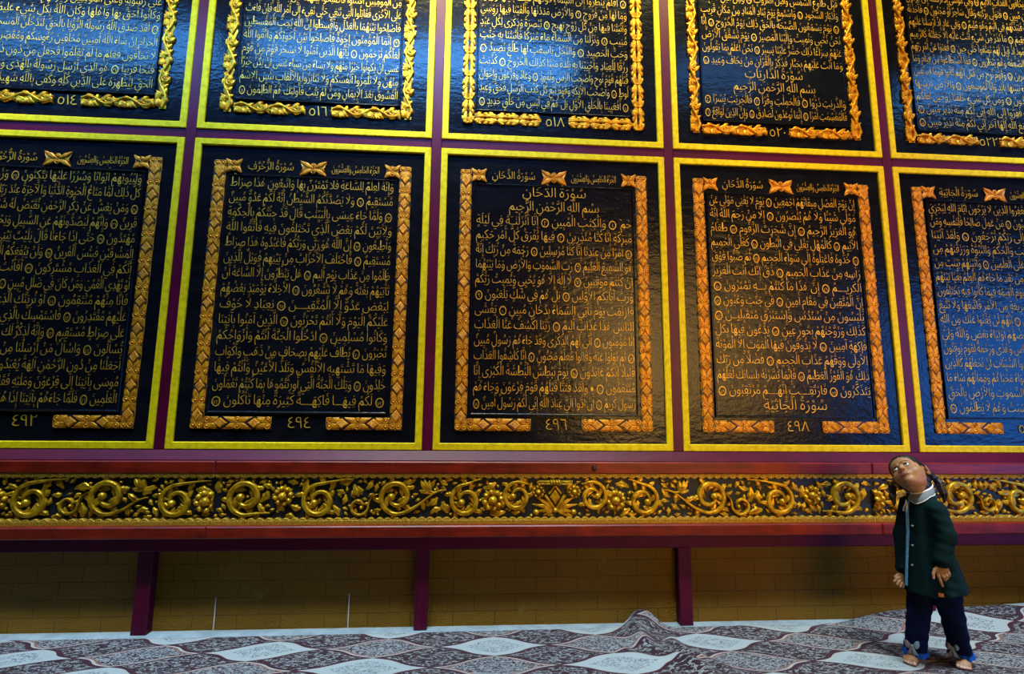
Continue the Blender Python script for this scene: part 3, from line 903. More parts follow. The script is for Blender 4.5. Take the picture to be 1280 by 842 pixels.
panel(2, 0, 'black verse panel in middle of lower row, large title above, page number ٤٩٦', [
 '^سُوْرَةُ الدُّخَانِ',
 '^بِسْمِ اللَّهِ الرَّحْمٰنِ الرَّحِيمِ',
 'حٰمٓ (١) وَالْكِتٰبِ الْمُبِينِ (٢) إِنَّا أَنْزَلْنٰهُ فِي لَيْلَةٍ',
 'مُبٰرَكَةٍ إِنَّا كُنَّا مُنْذِرِينَ (٣) فِيهَا يُفْرَقُ كُلُّ أَمْرٍ حَكِيمٍ',
 '(٤) أَمْرًا مِنْ عِنْدِنَا إِنَّا كُنَّا مُرْسِلِينَ (٥) رَحْمَةً مِنْ رَبِّكَ إِنَّهُ',
 'هُوَ السَّمِيعُ الْعَلِيمُ (٦) رَبِّ السَّمٰوٰتِ وَالْأَرْضِ وَمَا بَيْنَهُمَا',
 'إِنْ كُنْتُمْ مُوقِنِينَ (٧) لَا إِلٰهَ إِلَّا هُوَ يُحْيِي وَيُمِيتُ رَبُّكُمْ',
 'وَرَبُّ آبَائِكُمُ الْأَوَّلِينَ (٨) بَلْ هُمْ فِي شَكٍّ يَلْعَبُونَ (٩)',
 'فَارْتَقِبْ يَوْمَ تَأْتِي السَّمَاءُ بِدُخَانٍ مُبِينٍ (١٠) يَغْشَى',
 'النَّاسَ هٰذَا عَذَابٌ أَلِيمٌ (١١) رَبَّنَا اكْشِفْ عَنَّا الْعَذَابَ',
 'إِنَّا مُؤْمِنُونَ (١٢) أَنَّى لَهُمُ الذِّكْرٰى وَقَدْ جَاءَهُمْ رَسُولٌ مُبِينٌ',
 '(١٣) ثُمَّ تَوَلَّوْا عَنْهُ وَقَالُوا مُعَلَّمٌ مَجْنُونٌ (١٤) إِنَّا كَاشِفُوا الْعَذَابِ',
 'قَلِيلًا إِنَّكُمْ عَائِدُونَ (١٥) يَوْمَ نَبْطِشُ الْبَطْشَةَ الْكُبْرٰى إِنَّا',
 'مُنْتَقِمُونَ (١٦) * وَلَقَدْ فَتَنَّا قَبْلَهُمْ قَوْمَ فِرْعَوْنَ وَجَاءَهُمْ',
 'رَسُولٌ كَرِيمٌ (١٧) أَنْ أَدُّوا إِلَيَّ عِبَادَ اللَّهِ إِنِّي لَكُمْ رَسُولٌ أَمِينٌ (١٨)'],
 '٤٩٦', 'سُوْرَةُ الدُّخَانِ', 'geo')
panel(3, 0, 'lower row black verse panel with a chapter title at its foot, page number ٤٩٨', [
 'إِنَّ يَوْمَ الْفَصْلِ مِيقَاتُهُمْ أَجْمَعِينَ (٤٠) يَوْمَ لَا يُغْنِي مَوْلًى عَنْ',
 'مَوْلًى شَيْئًا وَلَا هُمْ يُنْصَرُونَ (٤١) إِلَّا مَنْ رَحِمَ اللَّهُ إِنَّهُ',
 'هُوَ الْعَزِيزُ الرَّحِيمُ (٤٢) إِنَّ شَجَرَتَ الزَّقُّومِ (٤٣) طَعَامُ',
 'الْأَثِيمِ (٤٤) كَالْمُهْلِ يَغْلِي فِي الْبُطُونِ (٤٥) كَغَلْيِ الْحَمِيمِ',
 '(٤٦) خُذُوهُ فَاعْتِلُوهُ إِلَى سَوَاءِ الْجَحِيمِ (٤٧) ثُمَّ صُبُّوا فَوْقَ',
 'رَأْسِهِ مِنْ عَذَابِ الْحَمِيمِ (٤٨) ذُقْ إِنَّكَ أَنْتَ الْعَزِيزُ',
 'الْكَرِيمُ (٤٩) إِنَّ هٰذَا مَا كُنْتُمْ بِهِ تَمْتَرُونَ (٥٠)',
 'إِنَّ الْمُتَّقِينَ فِي مَقَامٍ أَمِينٍ (٥١) فِي جَنّٰتٍ وَعُيُونٍ (٥٢)',
 'يَلْبَسُونَ مِنْ سُنْدُسٍ وَإِسْتَبْرَقٍ مُتَقٰبِلِينَ (٥٣)',
 'كَذٰلِكَ وَزَوَّجْنٰهُمْ بِحُورٍ عِينٍ (٥٤) يَدْعُونَ فِيهَا بِكُلِّ',
 'فَاكِهَةٍ آمِنِينَ (٥٥) لَا يَذُوقُونَ فِيهَا الْمَوْتَ إِلَّا الْمَوْتَةَ',
 'الْأُولَى وَوَقٰهُمْ عَذَابَ الْجَحِيمِ (٥٦) فَضْلًا مِنْ رَبِّكَ',
 'ذٰلِكَ هُوَ الْفَوْزُ الْعَظِيمُ (٥٧) فَإِنَّمَا يَسَّرْنٰهُ بِلِسَانِكَ لَعَلَّهُمْ',
 'يَتَذَكَّرُونَ (٥٨) فَارْتَقِبْ إِنَّهُمْ مُرْتَقِبُونَ (٥٩)',
 '^سُوْرَةُ الْجَاثِيَةِ'],
 '٤٩٨', 'سُوْرَةُ الدُّخَانِ', 'geo')
panel(4, 0, 'black verse panel at right end of lower row, directly above the child', [
 'قُلْ لِلَّذِينَ آمَنُوا يَغْفِرُوا لِلَّذِينَ لَا يَرْجُونَ أَيَّامَ اللَّهِ لِيَجْزِيَ',
 'قَوْمًا بِمَا كَانُوا يَكْسِبُونَ (١٤) مَنْ عَمِلَ صَالِحًا فَلِنَفْسِهِ وَمَنْ',
 'أَسَاءَ فَعَلَيْهَا ثُمَّ إِلَى رَبِّكُمْ تُرْجَعُونَ (١٥) وَلَقَدْ آتَيْنَا',
 'بَنِي إِسْرَائِيلَ الْكِتٰبَ وَالْحُكْمَ وَالنُّبُوَّةَ وَرَزَقْنٰهُمْ مِنَ',
 'الطَّيِّبٰتِ وَفَضَّلْنٰهُمْ عَلَى الْعٰلَمِينَ (١٦) وَآتَيْنٰهُمْ بَيِّنٰتٍ مِنَ',
 'الْأَمْرِ فَمَا اخْتَلَفُوا إِلَّا مِنْ بَعْدِ مَا جَاءَهُمُ الْعِلْمُ بَغْيًا بَيْنَهُمْ',
 'إِنَّ رَبَّكَ يَقْضِي بَيْنَهُمْ يَوْمَ الْقِيٰمَةِ فِيمَا كَانُوا فِيهِ يَخْتَلِفُونَ',
 '(١٧) ثُمَّ جَعَلْنٰكَ عَلَى شَرِيعَةٍ مِنَ الْأَمْرِ فَاتَّبِعْهَا وَلَا تَتَّبِعْ',
 'أَهْوَاءَ الَّذِينَ لَا يَعْلَمُونَ (١٨) إِنَّهُمْ لَنْ يُغْنُوا عَنْكَ مِنَ اللَّهِ',
 'شَيْئًا وَإِنَّ الظّٰلِمِينَ بَعْضُهُمْ أَوْلِيَاءُ بَعْضٍ وَاللَّهُ وَلِيُّ',
 'الْمُتَّقِينَ (١٩) هٰذَا بَصَائِرُ لِلنَّاسِ وَهُدًى وَرَحْمَةٌ لِقَوْمٍ يُوقِنُونَ',
 '(٢٠) أَمْ حَسِبَ الَّذِينَ اجْتَرَحُوا السَّيِّئَاتِ أَنْ نَجْعَلَهُمْ كَالَّذِينَ',
 'آمَنُوا وَعَمِلُوا الصّٰلِحٰتِ سَوَاءً مَحْيَاهُمْ وَمَمَاتُهُمْ سَاءَ مَا',
 'يَحْكُمُونَ (٢١) وَخَلَقَ اللَّهُ السَّمٰوٰتِ وَالْأَرْضَ بِالْحَقِّ',
 'وَلِتُجْزَى كُلُّ نَفْسٍ بِمَا كَسَبَتْ وَهُمْ لَا يُظْلَمُونَ (٢٢)'],
 '٥٠٠', 'سُوْرَةُ الْجَاثِيَةِ', 'geo')
panel(0, 1, 'black verse panel at left end of upper row, page number ٥١٤', [
 'لَعَذَّبْنَا الَّذِينَ كَفَرُوا مِنْهُمْ عَذَابًا أَلِيمًا (٢٥) إِذْ جَعَلَ الَّذِينَ كَفَرُوا',
 'فِي قُلُوبِهِمُ الْحَمِيَّةَ حَمِيَّةَ الْجٰهِلِيَّةِ فَأَنْزَلَ اللَّهُ سَكِينَتَهُ',
 'عَلَى رَسُولِهِ وَعَلَى الْمُؤْمِنِينَ وَأَلْزَمَهُمْ كَلِمَةَ التَّقْوَى',
 'وَكَانُوا أَحَقَّ بِهَا وَأَهْلَهَا وَكَانَ اللَّهُ بِكُلِّ شَيْءٍ عَلِيمًا',
 '(٢٦) لَقَدْ صَدَقَ اللَّهُ رَسُولَهُ الرُّؤْيَا بِالْحَقِّ لَتَدْخُلُنَّ الْمَسْجِدَ',
 'الْحَرَامَ إِنْ شَاءَ اللَّهُ آمِنِينَ مُحَلِّقِينَ رُءُوسَكُمْ وَمُقَصِّرِينَ',
 'لَا تَخَافُونَ فَعَلِمَ مَا لَمْ تَعْلَمُوا فَجَعَلَ مِنْ دُونِ ذٰلِكَ',
 'فَتْحًا قَرِيبًا (٢٧) هُوَ الَّذِي أَرْسَلَ رَسُولَهُ بِالْهُدَى وَدِينِ',
 'الْحَقِّ لِيُظْهِرَهُ عَلَى الدِّينِ كُلِّهِ وَكَفَى بِاللَّهِ شَهِيدًا (٢٨)'],
 '٥١٤', None, 'vine', TILT[0], (0.63, 0.775))
panel(1, 1, 'upper row black verse panel with gilt vine border, page number ٥١٦', [
 'فَضْلًا مِنَ اللَّهِ وَنِعْمَةً وَاللَّهُ عَلِيمٌ حَكِيمٌ (٨) وَإِنْ طَائِفَتٰنِ',
 'مِنَ الْمُؤْمِنِينَ اقْتَتَلُوا فَأَصْلِحُوا بَيْنَهُمَا فَإِنْ بَغَتْ إِحْدٰىهُمَا',
 'عَلَى الْأُخْرَى فَقَاتِلُوا الَّتِي تَبْغِي حَتَّى تَفِيءَ إِلَى أَمْرِ اللَّهِ فَإِنْ فَاءَتْ',
 'فَأَصْلِحُوا بَيْنَهُمَا بِالْعَدْلِ وَأَقْسِطُوا إِنَّ اللَّهَ يُحِبُّ الْمُقْسِطِينَ',
 '(٩) إِنَّمَا الْمُؤْمِنُونَ إِخْوَةٌ فَأَصْلِحُوا بَيْنَ أَخَوَيْكُمْ وَاتَّقُوا اللَّهَ',
 'لَعَلَّكُمْ تُرْحَمُونَ (١٠) يٰأَيُّهَا الَّذِينَ آمَنُوا لَا يَسْخَرْ قَوْمٌ مِنْ قَوْمٍ',
 'عَسَى أَنْ يَكُونُوا خَيْرًا مِنْهُمْ وَلَا نِسَاءٌ مِنْ نِسَاءٍ عَسَى أَنْ يَكُنَّ خَيْرًا',
 'مِنْهُنَّ وَلَا تَلْمِزُوا أَنْفُسَكُمْ وَلَا تَنَابَزُوا بِالْأَلْقَابِ بِئْسَ الِاسْمُ',
 'الْفُسُوقُ بَعْدَ الْإِيمَانِ وَمَنْ لَمْ يَتُبْ فَأُولٰئِكَ هُمُ الظّٰلِمُونَ (١١)'],
 '٥١٦', None, 'vine', TILT[1], (0.63, 0.775))
panel(2, 1, 'black verse panel with dense acanthus border, middle of upper row, page number ٥١٨', [
 'بَلْ كَذَّبُوا بِالْحَقِّ لَمَّا جَاءَهُمْ فَهُمْ فِي أَمْرٍ مَرِيجٍ',
 '(٥) أَفَلَمْ يَنْظُرُوا إِلَى السَّمَاءِ فَوْقَهُمْ كَيْفَ بَنَيْنٰهَا وَزَيَّنّٰهَا',
 'وَمَا لَهَا مِنْ فُرُوجٍ (٦) وَالْأَرْضَ مَدَدْنٰهَا وَأَلْقَيْنَا فِيهَا رَوٰسِيَ',
 'وَأَنْبَتْنَا فِيهَا مِنْ كُلِّ زَوْجٍ بَهِيجٍ (٧) تَبْصِرَةً وَذِكْرَى لِكُلِّ عَبْدٍ',
 'مُنِيبٍ (٨) وَنَزَّلْنَا مِنَ السَّمَاءِ مَاءً مُبٰرَكًا فَأَنْبَتْنَا بِهِ جَنّٰتٍ',
 'وَحَبَّ الْحَصِيدِ (٩) وَالنَّخْلَ بَاسِقٰتٍ لَهَا طَلْعٌ نَضِيدٌ (١٠)',
 'رِزْقًا لِلْعِبَادِ وَأَحْيَيْنَا بِهِ بَلْدَةً مَيْتًا كَذٰلِكَ الْخُرُوجُ (١١) كَذَّبَتْ',
 'قَبْلَهُمْ قَوْمُ نُوحٍ وَأَصْحٰبُ الرَّسِّ وَثَمُودُ (١٢) وَعَادٌ وَفِرْعَوْنُ وَإِخْوَانُ',
 'لُوطٍ (١٣) وَأَصْحٰبُ الْأَيْكَةِ وَقَوْمُ تُبَّعٍ كُلٌّ كَذَّبَ الرُّسُلَ فَحَقَّ وَعِيدِ',
 '(١٤) أَفَعَيِينَا بِالْخَلْقِ الْأَوَّلِ بَلْ هُمْ فِي لَبْسٍ مِنْ خَلْقٍ جَدِيدٍ (١٥)'],
 '٥١٨', None, 'acanthus', TILT[2], (0.62, 0.79))
panel(3, 1, 'upper row black verse panel, title above its last verses, page number ٥٢٠', [
 'فَاصْبِرْ عَلَى مَا يَقُولُونَ وَسَبِّحْ بِحَمْدِ رَبِّكَ',
 'قَبْلَ طُلُوعِ الشَّمْسِ وَقَبْلَ الْغُرُوبِ (٣٩) وَمِنَ الَّيْلِ فَسَبِّحْهُ',
 'وَأَدْبَارَ السُّجُودِ (٤٠) وَاسْتَمِعْ يَوْمَ يُنَادِ الْمُنَادِ مِنْ مَكَانٍ قَرِيبٍ',
 '(٤١) يَوْمَ يَسْمَعُونَ الصَّيْحَةَ بِالْحَقِّ ذٰلِكَ يَوْمُ الْخُرُوجِ (٤٢) إِنَّا',
 'نَحْنُ نُحْيِي وَنُمِيتُ وَإِلَيْنَا الْمَصِيرُ (٤٣) يَوْمَ تَشَقَّقُ الْأَرْضُ',
 'عَنْهُمْ سِرَاعًا ذٰلِكَ حَشْرٌ عَلَيْنَا يَسِيرٌ (٤٤) نَحْنُ أَعْلَمُ بِمَا يَقُولُونَ',
 'وَمَا أَنْتَ عَلَيْهِمْ بِجَبَّارٍ فَذَكِّرْ بِالْقُرْآنِ مَنْ يَخَافُ وَعِيدِ (٤٥)',
 '^سُوْرَةُ الذَّارِيَاتِ',
 '^بِسْمِ اللَّهِ الرَّحْمٰنِ الرَّحِيمِ',
 'وَالذّٰرِيٰتِ ذَرْوًا (١) فَالْحٰمِلٰتِ وِقْرًا (٢) فَالْجٰرِيٰتِ يُسْرًا (٣)',
 'فَالْمُقَسِّمٰتِ أَمْرًا (٤) إِنَّمَا تُوعَدُونَ لَصَادِقٌ (٥) وَإِنَّ الدِّينَ لَوَاقِعٌ (٦)'],
 '٥٢٠', None, 'vine', TILT[3], (0.63, 0.775))
panel(4, 1, 'black verse panel at right end of upper row, page number ٥٢٢', [
 'لِلَّذِينَ يَخَافُونَ الْعَذَابَ الْأَلِيمَ (٣٧) وَفِي مُوسَى إِذْ أَرْسَلْنٰهُ إِلَى فِرْعَوْنَ',
 'بِسُلْطٰنٍ مُبِينٍ (٣٨) فَتَوَلَّى بِرُكْنِهِ وَقَالَ سَاحِرٌ أَوْ مَجْنُونٌ (٣٩) فَأَخَذْنٰهُ',
 'وَجُنُودَهُ فَنَبَذْنٰهُمْ فِي الْيَمِّ وَهُوَ مُلِيمٌ (٤٠) وَفِي عَادٍ إِذْ أَرْسَلْنَا عَلَيْهِمُ',
 'الرِّيحَ الْعَقِيمَ (٤١) مَا تَذَرُ مِنْ شَيْءٍ أَتَتْ عَلَيْهِ إِلَّا جَعَلَتْهُ كَالرَّمِيمِ',
 '(٤٢) وَفِي ثَمُودَ إِذْ قِيلَ لَهُمْ تَمَتَّعُوا حَتَّى حِينٍ (٤٣) فَعَتَوْا عَنْ أَمْرِ رَبِّهِمْ',
 'فَأَخَذَتْهُمُ الصّٰعِقَةُ وَهُمْ يَنْظُرُونَ (٤٤) فَمَا اسْتَطَاعُوا مِنْ قِيَامٍ وَمَا',
 'كَانُوا مُنْتَصِرِينَ (٤٥) وَقَوْمَ نُوحٍ مِنْ قَبْلُ إِنَّهُمْ كَانُوا قَوْمًا فٰسِقِينَ',
 '(٤٦) وَالسَّمَاءَ بَنَيْنٰهَا بِأَيْدٍ وَإِنَّا لَمُوسِعُونَ (٤٧) وَالْأَرْضَ فَرَشْنٰهَا',
 'فَنِعْمَ الْمٰهِدُونَ (٤٨) وَمِنْ كُلِّ شَيْءٍ خَلَقْنَا زَوْجَيْنِ لَعَلَّكُمْ',
 'تَذَكَّرُونَ (٤٩) فَفِرُّوا إِلَى اللَّهِ إِنِّي لَكُمْ مِنْهُ نَذِيرٌ مُبِينٌ (٥٠)',
 'وَلَا تَجْعَلُوا مَعَ اللَّهِ إِلٰهًا آخَرَ إِنِّي لَكُمْ مِنْهُ نَذِيرٌ مُبِينٌ (٥١)'],
 '٥٢٢', None, 'vine', TILT[4], (0.63, 0.775))
bpy.data.objects.remove(_fo)
# ------------------------------------------------------------------ carved frieze boards
Y0F = -0.030
ZLO, ZHI = 0.600, 0.806
BOUNDS = [XL, JO[0], JO[1], XR]
rf = random.Random(31)
class Cover:
    def __init__(s): s.c = {}
    def mark(s, x, z, r):
        n = int(r/0.006)+1; cx, cz = int(x/0.006), int(z/0.006)
        for i in range(-n, n+1):
            for j in range(-n, n+1):
                if i*i+j*j <= n*n: s.c[(cx+i, cz+j)] = 1
    def hit(s, x, z): return (int(x/0.006), int(z/0.006)) in s.c
cov = Cover()
def clampz(mb):
    mb.v = [(x, y, max(ZLO-0.004, min(ZHI+0.002, z))) for x, y, z in mb.v]
roots = []
for nm, lab, a, b in (
    ('left', 'gilt carved frieze board left of the joint, dull old gold scrolls', XL, JO[0]),
    ('mid', 'long middle frieze board of gilt scrolls and flowers between two joints', JO[0], JO[1]),
    ('right', 'gilt carved frieze board running behind the child to the right edge', JO[1], XR)):
    r = empty('carved_frieze_board', ((a+b)/2, 0, 0.56))
    tag(r, lab, 'carved frieze', 'gilt frieze boards below the panels')
    roots.append((r, a, b))
def root_of(x):
    for r, a, b in roots:
        if x < b or r is roots[-1][0]: return r
def put(mb, name, x, mat, smooth=True, parent=None):
    clampz(mb)
    r = root_of(x); o = r.location
    ba, bb = [(a+0.001, b-0.001) for q, a, b in roots if q is r][0]
    mb.v = [(max(ba, min(bb, px)), py, pz) for px, py, pz in mb.v]
    mb.v = [(px-o.x, py-o.y, pz-o.z) for px, py, pz in mb.v]
    return mb.build(name, mat, parent or r, smooth)
# ground and comb-edged strips of each board
t_ground = MT['dark']
for r, a, b in roots:
    o = r.location
    m = MB(); m.box(a+0.001-o.x, b-0.001-o.x, Y0F, YW-0.001, 0.0005, 0.2705)
    m.build('frieze_ground', t_ground, r)
    for top in (True, False):
        m = MB(); per = 0.045; n = int((b-a)/per); per = (b-a-0.002)/n
        xs_ = np.linspace(a+0.001, b-0.001, n*6+1)
        ph = ((xs_-a)/per) % 1.0
        sc = np.abs(np.sin(PI*((xs_-a-0.001)/per)))
        e0 = 0.8305 if top else 0.5605
        ed = (0.804+0.010*(1-sc)) if top else (0.599-0.011*(1-sc))
        yy = -0.050 if top else -0.056
        P = np.zeros((len(xs_), 4, 3))
        for i, x in enumerate(xs_):
            P[i, 0] = (x, yy, e0); P[i, 1] = (x, yy, ed[i]+(0.002 if top else -0.002)); P[i, 2] = (x, yy+0.003, ed[i]); P[i, 3] = (x, Y0F, ed[i])
        m.grid(P)
        nt = int((b-a)/0.0105)
        for i in range(nt):
            x = a+0.003+i*0.0105
            z0, z1 = (0.8135, 0.8300) if top else (0.5610, 0.5850)
            m.cbox(x, x+0.0062, yy-0.0035, yy, z0, z1, 0.0015)
        if not top: m.cbox(a+0.001, b-0.001, yy-0.006, yy, 0.5605, 0.5640, 0.001)
        m.v = [(x-o.x, y-o.y, z-o.z) for x, y, z in m.v]
        m.build('comb_edge', MT['comb'], r)
leafs = []
def add_leaf(x, z, ang, L, W, curl, h, lobes=2.5, y0=Y0F-0.002):
    mb = MB(); leaf(mb, x, z, ang, L, W, curl, h, y0, lobes, 10, 0.24, 0.75, 0.45)
    px, pz = x, z
    for i in range(7):
        a = ang+curl*i/6; cov.mark(px, pz, W*0.75); px += math.cos(a)*L/6; pz += math.sin(a)*L/6
    leafs.append((L*W, x, mb))
def scroll(cx, cz, r, sgn, aout, tail, turns=1.28, big=True):
    mb = MB()
    P = spiral_pts(cx, cz, r, aout, turns, sgn, 0.30, 46)
    p0 = P[-1]; d = np.array([-math.sin(aout), math.cos(aout)])*sgn
    tail = np.array(tail); D = np.linalg.norm(tail-p0)
    T = bez(p0, p0+d*D*0.45, tail-np.array([math.copysign(D*0.35, tail[0]-p0[0]), 0]), tail, 16)[1:]
    A = np.concatenate([P, T]); n = len(A)
    u = np.linspace(0, 1, n)
    ws = r*(0.085+0.085*np.sin(PI*np.clip(u*1.15, 0, 1)))
    ws[-14:] *= np.linspace(1, 0.45, 14)
    hs = 0.020+0.010*np.sin(PI*u)
    strip(mb, A, ws, list(hs), Y0F-0.004, 0.35)
    dome(mb, P[0][0]-sgn*0.0, P[0][1], r*0.24, 0.026, Y0F-0.004, 12, 4)
    put(mb, 'scroll', cx, MT['frieze'])
    for q, w_ in zip(A, ws): cov.mark(q[0], q[1], w_)
    cov.mark(P[0][0], P[0][1], r*0.2)
    # leaves: inside the whorl and along the outer edge
    tg = np.gradient(A, axis=0)
    m = 11 if big else 6
    for i in range(m):
        k = int(n*(0.30+0.62*i/(m-1)))
        q = A[k]; a = math.atan2(-tg[k][1], -tg[k][0])
        side = 1 if i % 2 else -1
        L = r*(0.78 if side == -sgn else 0.62)*rf.uniform(.85, 1.15)
        add_leaf(q[0], q[1], a+side*0.62, L, r*0.175, side*0.75, 0.019, 2.5)
    for i in range(3 if big else 1):
        k = int(n*(0.40+0.12*i)); q = A[k]
        a = math.atan2(cz-q[1], cx-q[0])
        add_leaf(q[0], q[1], a+sgn*0.5, r*0.5, r*0.12, -sgn*0.7, 0.017, 2)
rad = math.radians
for cx, cz, r, sgn, ao, tl in (
    (-2.331, 0.688, 0.092, -1, 100, (-2.150, 0.800)), (-1.951, 0.710, 0.092, 1, -85, (-1.740, 0.704)), (-1.597, 0.683, 0.086, -1, 100, (-1.42, 0.790)),
    (-1.240, 0.705, 0.094, 1, -80, (-1.105, 0.622)), (-0.851, 0.685, 0.088, -1, 100, (-0.67, 0.800)), (-0.437, 0.706, 0.092, 1, -78, (-0.165, 0.742)),
    (-0.056, 0.685, 0.086, -1, 100, (0.03, 0.800)), (0.231, 0.707, 0.080, -1, 75, (0.300, 0.775)),
    (0.659, 0.707, 0.080, 1, 105, (0.590, 0.775)), (0.947, 0.685, 0.086, 1, 80, (0.860, 0.800)), (1.334, 0.706, 0.092, -1, 258, (1.062, 0.742)),
    (1.738, 0.685, 0.088, 1, 80, (1.557, 0.800)), (2.135, 0.705, 0.094, -1, 260, (1.998, 0.622)), (2.495, 0.683, 0.086, 1, 80, (2.40, 0.795)),
    (2.834, 0.706, 0.092, -1, 260, (2.640, 0.640)), (3.224, 0.685, 0.088, 1, 80, (3.04, 0.800)), (3.60, 0.705, 0.092, -1, 260, (3.42, 0.64)),
    (3.98, 0.685, 0.088, 1, 80, (3.80, 0.80)), (4.36, 0.705, 0.092, -1, 260, (4.18, 0.64)), (4.74, 0.685, 0.088, 1, 80, (4.56, 0.80)), (5.12, 0.705, 0.092, -1, 260, (4.94, 0.64)),
    (-3.48, 0.705, 0.092, 1, -85, (-3.28, 0.70)), (-3.86, 0.685, 0.088, -1, 100, (-3.68, 0.80)), (-4.24, 0.705, 0.092, 1, -85, (-4.04, 0.70)),
    (-2.72, 0.706, 0.092, 1, -85, (-2.52, 0.700)), (-3.10, 0.685, 0.088, -1, 100, (-2.92, 0.800))):
    scroll(cx, cz, r, sgn, rad(ao), tl)
for cx, cz, r, sgn, ao, tl in ((-2.142, 0.668, 0.051, 1, 0, (-2.03, 0.735)), (-0.637, 0.656, 0.051, 1, 0, (-0.535, 0.720)), (1.514, 0.656, 0.056, -1, 180, (1.41, 0.720)), (3.025, 0.664, 0.048, -1, 180, (2.93, 0.72))):
    scroll(cx, cz, r, sgn, rad(ao), tl, 1.05, False)
def flower(cx, cz, r, np_=8):
    mb = MB()
    for k in range(np_):
        a = 2*PI*k/np_+0.2
        dome(mb, cx+r*0.80*math.cos(a), cz+r*0.80*math.sin(a), r*0.30, 0.022, Y0F-0.008, 10, 3)
    for k in range(np_):
        a = 2*PI*(k+0.5)/np_+0.2
        leaf(mb, cx+r*0.5*math.cos(a), cz+r*0.5*math.sin(a), a, r*0.75, r*0.17, 0.3, 0.014, Y0F-0.004, 1, 6, 0.05)
    o = put(mb, 'flower', cx, MT['frieze'])
    mb = MB(); dome(mb, cx, cz, r*0.48, 0.034, Y0F-0.008, 16, 4)
    # hatching on the seed head
    for k in range(-2, 3):
        xx = k*r*0.17; hh = math.sqrt(max(0, (r*0.44)**2-xx*xx))
        strip(mb, np.stack([np.full(7, cx)+xx, np.linspace(cz-hh, cz+hh, 7)], 1), [r*0.045]*7, [0.004+0.030*math.cos(PI/2*abs(t)*0.93)*math.cos(k*0.35)+0.004 for t in np.linspace(-1, 1, 7)], Y0F-0.007, 0.0)
    put(mb, 'seed_head', cx, MT['frieze'], True, o)
    cov.mark(cx, cz, r*1.05)
for cx, cz, r in ((-1.446, 0.683, 0.056), (-1.043, 0.711, 0.050), (0.094, 0.686, 0.056), (0.787, 0.684, 0.054), (1.942, 0.711, 0.050), (2.328, 0.684, 0.054), (-2.50, 0.69, 0.05), (0.348, 0.733, 0.034), (0.551, 0.733, 0.034), (3.40, 0.70, 0.05)):
    flower(cx, cz, r)
def bud(cx, cz, s):
    mb = MB()
    for k, (a, L, cu) in enumerate(((2.75, 0.085, -0.9), (2.35, 0.075, -0.6), (3.25, 0.06, -0.4), (1.9, 0.06, -0.5))):
        aa = a if s > 0 else PI-a
        leaf(mb, cx+s*0.045, cz-0.012, aa, L, 0.016, cu*s, 0.022, Y0F-0.004, 1, 9, 0.05)
    strip(mb, bez((cx+s*0.045, cz-0.014), (cx+s*0.07, cz-0.02), (cx+s*0.09, cz-0.012), (cx+s*0.115, cz)), [0.005]*14, 0.014, Y0F-0.004, 0.2)
    put(mb, 'lily_bud', cx, MT['frieze'])
    for q in range(4): cov.mark(cx+s*(0.03-0.02*q), cz, 0.024)
for cx, cz, s in ((-1.815, 0.757, 1), (-0.300, 0.745, 1), (1.200, 0.745, -1), (2.69, 0.755, -1)): bud(cx, cz, s)
# centre motif: turned bar, lozenge and spreading leaves
mb = MB()
for dz in (-0.008, 0.0, 0.008):
    strip(mb, np.stack([np.linspace(0.345, 0.54, 9), np.full(9, 0.783+dz)], 1), [0.0036]*9, 0.026, Y0F-0.004, 0.0)
for dx in (-0.022, -0.008, 0.008, 0.022): dome(mb, 0.442+dx, 0.783, 0.012, 0.040, Y0F-0.004, 10, 4, 0.7, 1.7)
put(mb, 'turned_bar', 0.442, MT['frieze'])
mb = diamond(0.442, 0.704, 0.030, 0.045, Y0F-0.010, 0.026)
put(mb, 'lozenge', 0.442, MT['frieze'])
mb = MB()
for s in (-1, 1):
    strip(mb, np.stack([np.linspace(0.442, 0.442+s*0.058, 8), np.linspace(0.640, 0.715, 8)], 1), [0.0085]*8, 0.026, Y0F-0.004, 0.3)
    strip(mb, np.stack([np.linspace(0.442, 0.442+s*0.034, 8), np.linspace(0.765, 0.722, 8)], 1), [0.007]*8, 0.024, Y0F-0.004, 0.3)
    for a, L in ((1.15, 0.10), (0.8, 0.125), (0.45, 0.13), (0.1, 0.10), (-0.25, 0.07)):
        leaf(mb, 0.442+s*0.006, 0.632, a if s > 0 else PI-a, L, 0.0135, -0.35*s, 0.020, Y0F-0.003, 2, 9, 0.15)
    dome(mb, 0.442+s*0.105, 0.622, 0.017, 0.022, Y0F-0.004)
dome(mb, 0.442, 0.635, 0.018, 0.030, Y0F-0.004)
put(mb, 'leaf_spray', 0.442, MT['frieze'])
for q in range(9): cov.mark(0.442-0.12+0.03*q, 0.665, 0.045)
cov.mark(0.442, 0.75, 0.06)
